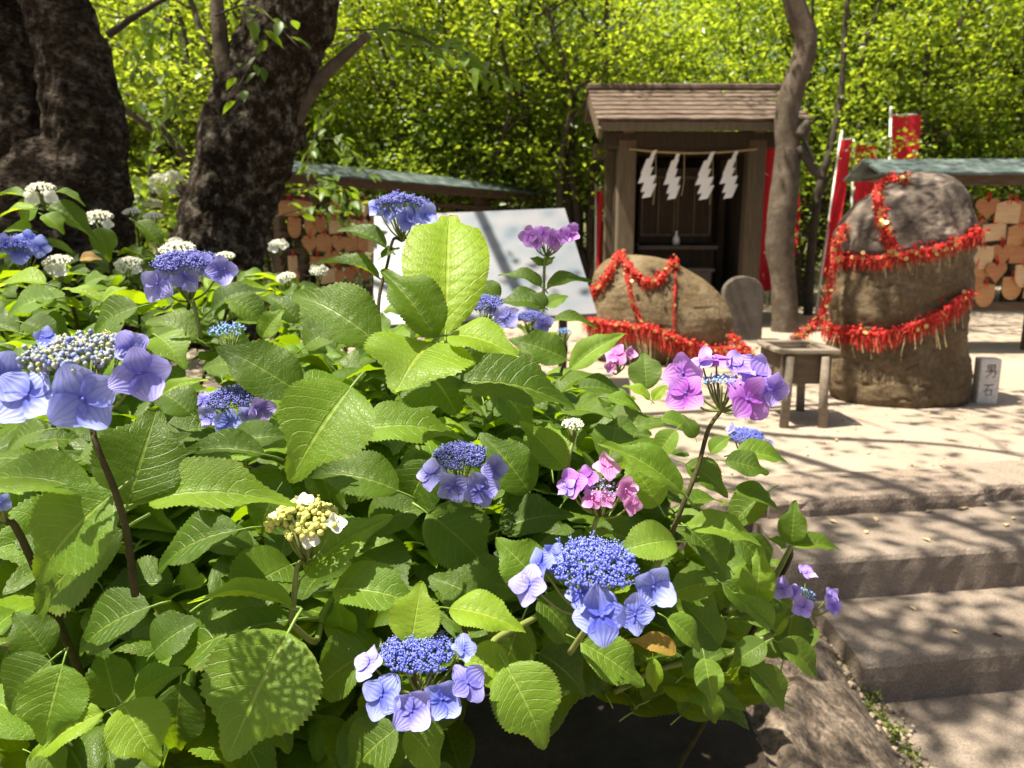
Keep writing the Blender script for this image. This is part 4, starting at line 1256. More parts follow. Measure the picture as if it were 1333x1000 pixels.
# ================================================================== HYDRANGEAS
def leaf_mesh(seed, fold=.12, droop=.25, curl=.0, wave=.02, teeth=24, cols=4, arch=.06, bite=1.0, pa=.60, pb=.88):
    """unit-length serrate leaf along +X, blade up +Z, half-width about .5 at scale 1 (width scaled by object)"""
    r = np.random.default_rng(seed)
    rows = teeth * 2
    V, UV, Fq, mi = [], [], [], []
    ph = r.uniform(0, 6.28)
    wmax = max((u ** pa) * (1 - u) ** pb for u in np.linspace(0, 1, 200))
    asym = r.uniform(-.05, .05)
    for i in range(rows + 1):
        u = i / rows
        w = (u ** pa) * (1 - u) ** pb / wmax * .5
        w *= 1 - .40 * math.sin(math.pi * min(1, max(0, (u - .62) / .38))) ** 1.4 if pb > .7 else 1 - .5 * math.sin(math.pi * min(1, max(0, (u - .84) / .16)))
        tooth = (.030 if i % 2 else -.012) * (bite if .08 < u < .97 else .2)
        for j in range(-cols, cols + 1):
            v = j / cols
            av = abs(v)
            edge = 1 + (tooth * 1.6 if av == 1 else 0)
            y = v * w * edge * (1 + asym * v)
            x = u + (.010 if (av == 1 and i % 2) else 0)
            wv = u * NV - 2.1 * av ** 1.35
            q = abs((wv % 1.0) - .5) * 2
            quilt = .014 * (1 - q ** 3) * min(1, w * 3) * (1 if av < 1 else .4)
            z = fold * av * w * 2 * (1 - .4 * av) - droop * u * u + curl * av ** 2 * w + quilt + arch * math.sin(math.pi * u)
            z += wave * av * av * math.sin(u * 13 + ph + (2.0 if v > 0 else 0))
            V.append((x, y, z)); UV.append((u, .5 + .5 * v))
    k = 2 * cols + 1
    for i in range(rows):
        for j in range(k - 1):
            Fq.append((i * k + j, (i + 1) * k + j, (i + 1) * k + j + 1, i * k + j + 1)); mi.append(0)
    # petiole
    n0 = len(V)
    pv, pf = tube([(-.20, 0, -.06), (-.10, 0, -.018), (.0, 0, -.004), (.12, 0, arch * math.sin(math.pi * .12) - droop * .0144 - .006)], [.018, .016, .015, .006], 6)
    V += [tuple(q) for q in pv]; UV += [(0, .5)] * len(pv)
    for f in pf: Fq.append(tuple(a + n0 for a in f)); mi.append(1)
    return V, UV, Fq, mi
LEAFCACHE = {}
LEAF_SHAPES = [leaf_mesh(1, .12, .22, .1), leaf_mesh(2, .20, .10, -.05, .025), leaf_mesh(3, .06, .34, .15, .02), leaf_mesh(4, .28, .16, -.1, .015),
               leaf_mesh(5, .10, .05, .05, .03), leaf_mesh(6, .16, .28, .0, .03), leaf_mesh(7, .05, .18, -.2, .028),
               leaf_mesh(8, .34, .40, -.3, .04), leaf_mesh(9, .02, .46, .3, .045), leaf_mesh(10, .24, -.08, .1, .05), leaf_mesh(11, .40, .22, .0, .03), leaf_mesh(12, .14, .0, -.1, .008, 34, 5, .06, .45, .66, .56)]
def leaf_data(shape, mat):
    key = (shape, mat)
    if key not in LEAFCACHE:
        V, UV, Fq, mi = LEAF_SHAPES[shape]
        me = mesh_of('leaf', V, Fq, [M['leaf_' + mat], M['petiole']], True, mi)
        ul = me.uv_layers.new(name='UVMap')
        idx = np.zeros(len(me.loops), np.int32); me.loops.foreach_get('vertex_index', idx)
        ul.data.foreach_set('uv', np.array(UV, np.float32)[idx].ravel())
        LEAFCACHE[key] = me
    return LEAFCACHE[key]
def place_matrix(base, axis, normal, sx, sy, sz):
    a = nrm(axis); n = np.asarray(normal, float); n = nrm(n - a * (n @ a)); b = np.cross(n, a)
    return Matrix(((a[0] * sx, b[0] * sy, n[0] * sz, base[0]), (a[1] * sx, b[1] * sy, n[1] * sz, base[1]), (a[2] * sx, b[2] * sy, n[2] * sz, base[2]), (0, 0, 0, 1)))
def add_leaf(shrub, base, axis, normal, length, width, shape, mat):
    o = bpy.data.objects.new('leaf', leaf_data(shape, mat))
    COL.objects.link(o)
    o.parent = shrub
    m = place_matrix(rel(base, shrub), axis, normal, length, width, length)
    o.matrix_local = m
    return o

# ---- florets
def floret_mesh(seed, mat, eye, n=4, cup=.15, gap=.0):
    r = np.random.default_rng(seed)
    V, UV, Fq, mi = [], [], [], []
    ang0 = r.uniform(0, .4)
    for s in range(n):
        a = ang0 + 2 * math.pi * s / n + r.normal() * .07
        ca, sa = math.cos(a), math.sin(a)
        sc = r.uniform(.88, 1.1); wd = r.uniform(.92, 1.1)
        zoff = .05 * (s % 2)
        cu = cup + r.normal() * .16
        tw = r.normal() * .26
        nu, nv = 8, 6
        i0 = len(V)
        for i in range(nu + 1):
            u = i / nu
            w = .53 * wd * math.sin(math.pi * min(1, u * .84 + .08)) ** .72
            if i == nu: w = .27 * wd
            for j in range(-nv // 2, nv // 2 + 1):
                v = j / (nv / 2)
                x = (.05 + .95 * u) * sc * (1 - .10 * v * v * (u > .5))
                if i == nu: x += .04 * (1 - abs(v))
                y = v * w * sc
                z = zoff + cu * u * u * .8 + .07 * v * v * (1 - .5 * u) + tw * v * u * .5 + .022 * math.sin(v * 5 + s) * u + .015 * math.sin(u * 9 + s * 2)
                V.append((x * ca - y * sa, x * sa + y * ca, z)); UV.append((u, .5 + .5 * v * (.4 + .6 * u)))
        k = nv + 1
        for i in range(nu):
            for j in range(nv):
                Fq.append((i0 + i * k + j, i0 + (i + 1) * k + j, i0 + (i + 1) * k + j + 1, i0 + i * k + j + 1)); mi.append(0)
    # eye bead and short stalk behind
    n0 = len(V)
    bm = bmesh.new(); bmesh.ops.create_icosphere(bm, subdivisions=1, radius=.085)
    V += [(v.co.x, v.co.y, v.co.z + .07) for v in bm.verts]; UV += [(0, .5)] * len(bm.verts)
    bm.verts.index_update()
    for f in bm.faces: Fq.append(tuple(v.index + n0 for v in f.verts)); mi.append(1)
    bm.free()
    me = mesh_of('floret', V, Fq, [mat, eye], True, mi)
    ul = me.uv_layers.new(name='UVMap')
    idx = np.zeros(len(me.loops), np.int32); me.loops.foreach_get('vertex_index', idx)
    ul.data.foreach_set('uv', np.array(UV, np.float32)[idx].ravel())
    return me
FLC = {}
def floret_data(col, k):
    if (col, k) not in FLC:
        FLC[(col, k)] = floret_mesh(100 + k, M[col], M['eye'] if col not in ('white', 'pink') else M['bud_pink'] if col == 'pink' else M['bud_white'], 4, [.10, .22, -.08, .30, .16][k])
    return FLC[(col, k)]
# ---- fertile centre
def bud_cluster(seed, mat, tip, n=170, open_=.4, dome=.30, bs=1.0):
    r = np.random.default_rng(seed)
    V, Fq, mi = [], [], []
    bm = bmesh.new(); bmesh.ops.create_icosphere(bm, subdivisions=1, radius=1)
    bm.verts.index_update()
    sv = np.array([v.co for v in bm.verts]); sf = [tuple(v.index for v in f.verts) for f in bm.faces]; bm.free()
    for k in range(n):
        rad_ = math.sqrt((k + .5) / n); a = k * 2.39996 + r.normal() * .15
        lump = .10 * noise.noise(Vector((math.cos(a) * rad_ * 3, math.sin(a) * rad_ * 3, seed)))
        rr_ = rad_ + r.normal() * .03
        p = np.array([rr_ * math.cos(a), rr_ * math.sin(a), dome * (1 - rad_ ** 2) + lump + r.normal() * .05])
        s = r.uniform(.042, .072) * bs
        i0 = len(V)
        V += [tuple(p + q * np.array([s, s, s * 1.15])) for q in sv]
        Fq += [tuple(i + i0 for i in f) for f in sf]; mi += [0] * len(sf)
        # little stalk
        tv, tf = tube([p * np.array([.86, .86, 1]) + np.array([0, 0, -.22]), p], .012, 3, cap=False)
        i0 = len(V); V += [tuple(q) for q in tv]; Fq += [tuple(i + i0 for i in f) for f in tf]; mi += [2] * len(tf)
        if r.uniform() < open_:
            for _ in range(5):
                d = nrm(np.array([p[0], p[1], .0]) * .4 + r.normal(size=3) * .6 + np.array([0, 0, 1.0]))
                L_ = r.uniform(.10, .19)
                e = p + d * L_
                b = nrm(np.cross(d, r.normal(size=3))) * .010
                i0 = len(V); V += [tuple(p - b), tuple(p + b), tuple(e + b * .6), tuple(e - b * .6)]; Fq.append((i0, i0 + 1, i0 + 2, i0 + 3)); mi.append(0)
                i0 = len(V); c = np.cross(d, nrm(b)) * .018; b2 = nrm(b) * .018; dd = d * .03
                V += [tuple(e - b2), tuple(e + c), tuple(e + b2), tuple(e - c), tuple(e + dd)]
                Fq += [(i0, i0 + 1, i0 + 4), (i0 + 1, i0 + 2, i0 + 4), (i0 + 2, i0 + 3, i0 + 4), (i0 + 3, i0, i0 + 4)]; mi += [1] * 4
    return mesh_of('fertile_buds', V, Fq, [mat, tip, M['petiole']], True, mi)
BUD = {'blue': bud_cluster(1, M['bud_blue'], M['anther'], 400, .45, .20, .88), 'dark': bud_cluster(2, M['bud_dark'], M['anther'], 300, .45, .28, .95), 'pale': bud_cluster(3, M['bud_pale'], M['bud_cream'], 420, .05, .16, .92),
       'cream': bud_cluster(4, M['bud_cream'], M['bud_cream'], 150, .1, .42, 1.5), 'white': bud_cluster(5, M['bud_white'], M['bud_white'], 120, .5, .45, 1.5), 'pink': bud_cluster(6, M['bud_pink'], M['anther'], 60, .3, .25),
       'sky': bud_cluster(7, M['bud_sky'], M['anther'], 80, .3, .3)}

# ---- shrubs (things)
SHR = {
    'left': thing('hydrangea', 'near hydrangea shrub at the left with the large pale-centred blue flower', 'hydrangea', (-.52, 1.12, -.14), 0, 'hydrangeas on the bank'),
    'front': thing('hydrangea', 'front middle hydrangea shrub with cream bud head and lowest blue flower', 'hydrangea', (-.12, 1.20, -.15), 0, 'hydrangeas on the bank'),
    'mid': thing('hydrangea', 'hydrangea shrub with the upright sunlit young leaf in mid picture', 'hydrangea', (-.10, 1.50, -.12), 0, 'hydrangeas on the bank'),
    'right': thing('hydrangea', 'right hydrangea shrub with purple and pink flowers beside the steps', 'hydrangea', (.20, 1.30, -.12), 0, 'hydrangeas on the bank'),
    'rear': thing('hydrangea', 'rear hydrangea shrub in front of the picture board with tall purple flower', 'hydrangea', (.0, 1.95, .0), 0, 'hydrangeas on the bank'),
    'blueback': thing('hydrangea', 'left rear hydrangea shrub with blue flowers below the dark trunks', 'hydrangea', (-.85, 1.55, .0), 0, 'hydrangeas on the bank'),
    'whiteback': thing('hydrangea', 'white-flowered hydrangea shrub in front of the dark trunks', 'hydrangea', (-1.35, 2.45, .06), 0, 'hydrangeas on the bank'),
}
BED = BVHTree.FromPolygons([Vector(v) for v in displaced_grid(-6, .55, -.2, 4.6, 90, 80, bed_z)[0]], displaced_grid(-6, .55, -.2, 4.6, 90, 80, bed_z)[1])
KEYS = []      # (px, py, radius, depth) that later filler leaves must not cover
NLEAF = {k: 0 for k in SHR}
STEMS = {k: MB() for k in SHR}
UPZ = np.array([0, 0, 1.0])
def key_leaf(sh, bx, by, tx, ty, w, d, dd=0.0, mat='d', face=.5, shape=None, roll=0.0):
    b = P(bx, by, d); t = P(tx, ty, d + dd)
    ax = t - b; L_ = np.linalg.norm(ax)
    toc = nrm(CAM - (b + t) / 2)
    n = nrm(UPZ * (1 - face) + toc * face + RT * roll)
    n = nrm(n - nrm(ax) * (n @ nrm(ax)))
    vis = max(.5, abs(n @ toc))
    width = max(w * d / 1000 / (vis ** .5) * .97, .25 * L_)
    if face < .9: width = min(width, (.70 if sh == 'right' else 1.3 if dd <= -.05 else .82) * L_)
    if sh == 'right': width *= .92
    if shape is None: shape = int(rng.integers(0, len(LEAF_SHAPES)))
    add_leaf(SHR[sh], b, ax, n, L_, width, shape, mat)
    NLEAF[sh] += 1
    n_ = 4
    for s in np.linspace(.12, .88, n_):
        KEYS.append((bx + (tx - bx) * s, by + (ty - by) * s, w * .42, d + dd * s))
def stem(sh, pts, r0, r1, green=True):
    sp = smooth_path(pts, 6)
    STEMS[sh].tube(rel(sp, SHR[sh]), np.linspace(r0, r1, len(sp)), 8, 1 if green else 0, .12, 1, fr=40)
STEM_REQ = []
def stem_down(sh, p, r0=.0045):
    STEM_REQ.append((sh, np.array(p, float), r0))
def grow_stem(sh, p, r0):
    """from a node down and back to the root of its shrub, where it does not cross a flower or leaf in front"""
    base = np.array(SHR[sh].location) + np.array([rng.normal() * .05, rng.normal() * .05, 0])
    m1 = p * .62 + base * .38; m1[2] = base[2] + (p[2] - base[2]) * .50
    pts_ = [p, p + np.array([0, .028, -.05]), m1 + np.array([0, .05, 0]), base]
    sp = smooth_path(pts_, 6)[2:]
    hits = sum(covers_key(q) for q in sp)
    void = sum(1 for q in sp for (a, b_, c) in [proj(q)] if b_ > 860 and 580 < a < 1080 and b_ < 1000)
    if hits > 1 or (void > 2 and rng.uniform() > .12): return
    stem(sh, pts_, r0 * .6, r0 * 1.3, False)

def head(sh, cx, cy, d, buds, brad, bcol, florets, col, tilt=(0, -.18, 1), size=None, label=None, stem_pts=None, green=True, bx=None, by=None):
    """flower head: fertile centre at pixel (cx,cy), radius brad px; florets = [(px,py,rpx[,col[,faceup]])]"""
    c = P(cx, cy, d)
    S = SHR[sh]
    R_ = brad * d / 1000
    tl = nrm(tilt)
    mb = MB()
    foot = c - tl * R_ * 1.15 - UPZ * .008
    h = bpy.data.objects.new('flower_head', None)
    COL.objects.link(h); h.parent = S
    h.location = rel(c, S)
    h.empty_display_size = .02
    if label: h['label'] = label
    origin = c
    r = np.random.default_rng(int(cx * 13 + cy))
    for _ in range(9):
        a = r.uniform(0, 6.28); q = r.uniform(.3, .8)
        bx_ = nrm(np.cross(tl, [1, 0, .1])); by_ = np.cross(tl, bx_)
        e = c + (bx_ * math.cos(a) + by_ * math.sin(a)) * R_ * q - tl * R_ * .15
        mb.tube([foot - origin, (foot * .5 + e * .5) - origin + tl * R_ * -.12, e - origin], [.0022, .0014, .0010], 5)
    if buds:
        fb = bpy.data.objects.new('fertile_buds', BUD[buds]); COL.objects.link(fb); fb.parent = h
        fb.matrix_local = place_matrix((0, 0, 0), np.cross(tl, nrm(np.array([.3, 1, .1]))), tl, R_, R_, R_ * .95)
        fb['kind'] = 'stuff'
    for k, f in enumerate(florets):
        px, py, rp = f[:3]
        fc = f[3] if len(f) > 3 else col
        fu = f[4] if len(f) > 4 else 0.0
        dy = py - cy
        dep = d - .55 * dy * d / 1000 - .008
        p = P(px, py, dep)
        out_ = nrm((p - c) * np.array([1, 1, .6]))
        toc = nrm(CAM - p)
        n = nrm(toc * .9 + out_ * .45 + UPZ * (.25 + fu) + r.normal(size=3) * .16)
        fo = bpy.data.objects.new('floret', floret_data(fc, int(r.integers(0, 5)))); COL.objects.link(fo); fo.parent = h
        a = r.normal(size=3)
        s = rp * dep / 1000 * .98
        fo.matrix_local = place_matrix(p - origin, a - n * (a @ n), n, s, s, s)
        back = p - n * s * .12
        mb.tube(smooth_path([foot - origin, (foot * .5 + back * .5) - origin - UPZ * .008, back - origin], 4), np.linspace(.0018, .0010, 9), 5)
        KEYS.append((px, py, rp * 1.05, dep))
    KEYS.append((cx, cy, brad * 1.05, d))
    obj('flower_stalks', mb.mesh('flower_stalks', [M['stem_green']], True), h)
    # main stalk
    if stem_pts:
        pts_ = [foot] + [P(x, y, dd_) for x, y, dd_ in stem_pts]
        stem(sh, pts_, .0022, .0032, green)
        for x, y, dd_ in stem_pts: KEYS.append((x, y, 7, dd_))
        stem_down(sh, pts_[-1])
    else:
        stem_down(sh, foot)

# ---- flower heads read from the photograph
head('left', 104, 458, .60, 'pale', 66, None, [(36, 516, 44), (108, 520, 47), (183, 486, 38, 'lilac'), (6, 488, 34), (170, 452, 24, 'lilac'), (60, 440, 16)], 'blue', (0, -.16, 1), stem_pts=[(124, 575, .60), (150, 640, .61), (166, 700, .62), (176, 775, .64)], green=False, label='large pale-centred blue flower head')
head('blueback', 26, 318, 1.45, 'blue', 28, None, [(24, 325, 19), (52, 322, 15), (4, 318, 14), (36, 312, 13)], 'blue', stem_pts=[(36, 350, 1.45), (40, 380, 1.46)])
head('blueback', 240, 343, 1.05, 'dark', 38, None, [(205, 370, 24), (240, 360, 22), (262, 344, 17), (288, 352, 21), (222, 352, 18, 'lilac')], 'lilac', stem_pts=[(252, 395, 1.05), (262, 440, 1.06)])
head('left', 303, 519, 1.0, 'dark', 32, None, [(296, 550, 20, 'blue'), (272, 543, 16), (340, 533, 19, 'violet'), (264, 522, 13), (322, 540, 15)], 'lilac', stem_pts=[(315, 575, 1.0), (322, 620, 1.01)])
head('blueback', 297, 431, 1.35, 'sky', 24, None, [], 'blue')
head('mid', 523, 268, 1.25, 'dark', 34, None, [(508, 272, 18), (542, 275, 18), (530, 285, 16), (554, 280, 18), (490, 270, 13), (518, 262, 14)], 'blue', (0, .1, 1), stem_pts=[(512, 312, 1.25), (504, 345, 1.25), (494, 385, 1.24), (492, 430, 1.22)], green=False)
head('rear', 712, 306, 1.45, None, 20, None, [(688, 308, 14), (706, 305, 14), (722, 312, 14), (742, 304, 14), (732, 308, 13), (698, 314, 12)], 'purple', (0, .1, 1), stem_pts=[(709, 338, 1.45), (708, 375, 1.45), (706, 425, 1.44)], label='small purple flower head seen from the side')
head('mid', 628, 396, 1.2, 'dark', 26, None, [(660, 413, 19, 'lilac'), (640, 402, 10)], 'lilac', stem_pts=[(630, 430, 1.2), (632, 470, 1.2)])
head('mid', 690, 413, 1.3, 'dark', 18, None, [(707, 422, 14, 'lilac')], 'lilac')
head('rear', 735, 432, 1.75, 'sky', 11, None, [], 'blue')
head('right', 806, 466, 1.35, None, 12, None, [(802, 462, 17), (820, 460, 10), (795, 478, 9)], 'pink', label='small pink floret cluster')
head('right', 940, 497, .88, 'sky', 26, None, [(890, 486, 30), (893, 512, 28), (932, 468, 24, 'purple', .8), (962, 478, 26, 'violet', .6), (984, 489, 27, 'violet', .5), (1006, 508, 24, 'violet'), (972, 521, 34), (912, 470, 20, 'violet', .7)], 'purple', (0, .05, 1), stem_pts=[(922, 560, .88), (908, 610, .88), (890, 655, .88), (872, 700, .89)], green=False, label='large purple flower head over a dark stalk')
head('front', 598, 595, .95, 'dark', 34, None, [(561, 617, 22), (590, 634, 23), (625, 638, 25), (643, 612, 20)], 'lilac', stem_pts=[(600, 660, .96), (602, 700, .97)], label='dusky blue flower head in shade')
head('right', 782, 636, .84, 'pink', 26, None, [(745, 630, 22, 'purple'), (764, 622, 17, 'purple'), (791, 609, 20), (814, 637, 19), (771, 649, 15), (790, 650, 13), (822, 657, 15), (738, 634, 14, 'violet')], 'pink', stem_pts=[(775, 680, .84), (770, 710, .85)], label='loose pink flower head just opening')
head('front', 394, 678, .76, 'cream', 46, None, [(436, 681, 15), (402, 702, 14), (396, 652, 13), (362, 672, 11)], 'white', stem_pts=[(388, 735, .76), (383, 775, .76), (379, 810, .77)], label='cream unopened flower head')
head('right', 771, 735, .66, 'blue', 57, None, [(690, 762, 27, 'lilac'), (702, 735, 24), (722, 722, 17), (784, 803, 38), (826, 800, 27), (850, 764, 31), (756, 772, 24)], 'blue', (0, -.12, 1), stem_pts=[(765, 815, .70), (742, 850, .74)], label='widest blue flower head with dark blue centre')
head('front', 545, 850, .72, 'blue', 46, None, [(481, 864, 24, 'lilac'), (497, 906, 30), (536, 926, 30, 'lilac'), (575, 910, 28), (608, 890, 27, 'lilac'), (603, 846, 20)], 'blue', (0, -.06, 1), stem_pts=[(546, 930, .75), (556, 985, .77)], label='lowest blue flower head')
head('right', 1048, 776, .98, 'sky', 15, None, [(1018, 766, 17), (1050, 746, 14), (1082, 776, 13), (1085, 790, 12), (1046, 790, 16), (1034, 770, 11)], 'violet', stem_pts=[(1030, 800, .98), (1005, 824, .98)], label='small violet flower head by the steps')
head('right', 972, 568, 1.25, 'blue', 22, None, [(1000, 578, 8, 'violet'), (952, 558, 8, 'lilac')], 'blue')
head('right', 746, 553, .95, 'white', 14, None, [], 'white', stem_pts=[(742, 590, .95), (738, 612, .95)])
head('left', 2, 653, .66, None, 12, None, [(2, 654, 14), (-16, 648, 15)], 'blue')
for (cx, cy, b, d, fl) in ((54, 247, 17, 1.75, [(42, 258, 11), (66, 256, 10)]), (128, 284, 18, 2.1, [(118, 286, 8), (140, 292, 8)]), (76, 342, 18, 1.5, [(78, 352, 11), (66, 350, 8)]), (168, 344, 17, 1.9, [(160, 348, 9), (178, 350, 8)]),
                           (232, 326, 22, 1.45, []), (293, 335, 13, 1.8, []), (228, 314, 9, 2.1, []), (362, 318, 11, 2.4, [(356, 322, 8), (368, 318, 8)]), (374, 361, 12, 2.1, [(368, 364, 7)]), (415, 353, 11, 2.2, [(410, 352, 8), (420, 352, 8)]),
                           (200, 283, 12, 2.9, []), (172, 277, 11, 3.0, [])):
    head('whiteback', cx, cy, d, 'white', b, None, fl, 'white', stem_pts=None)

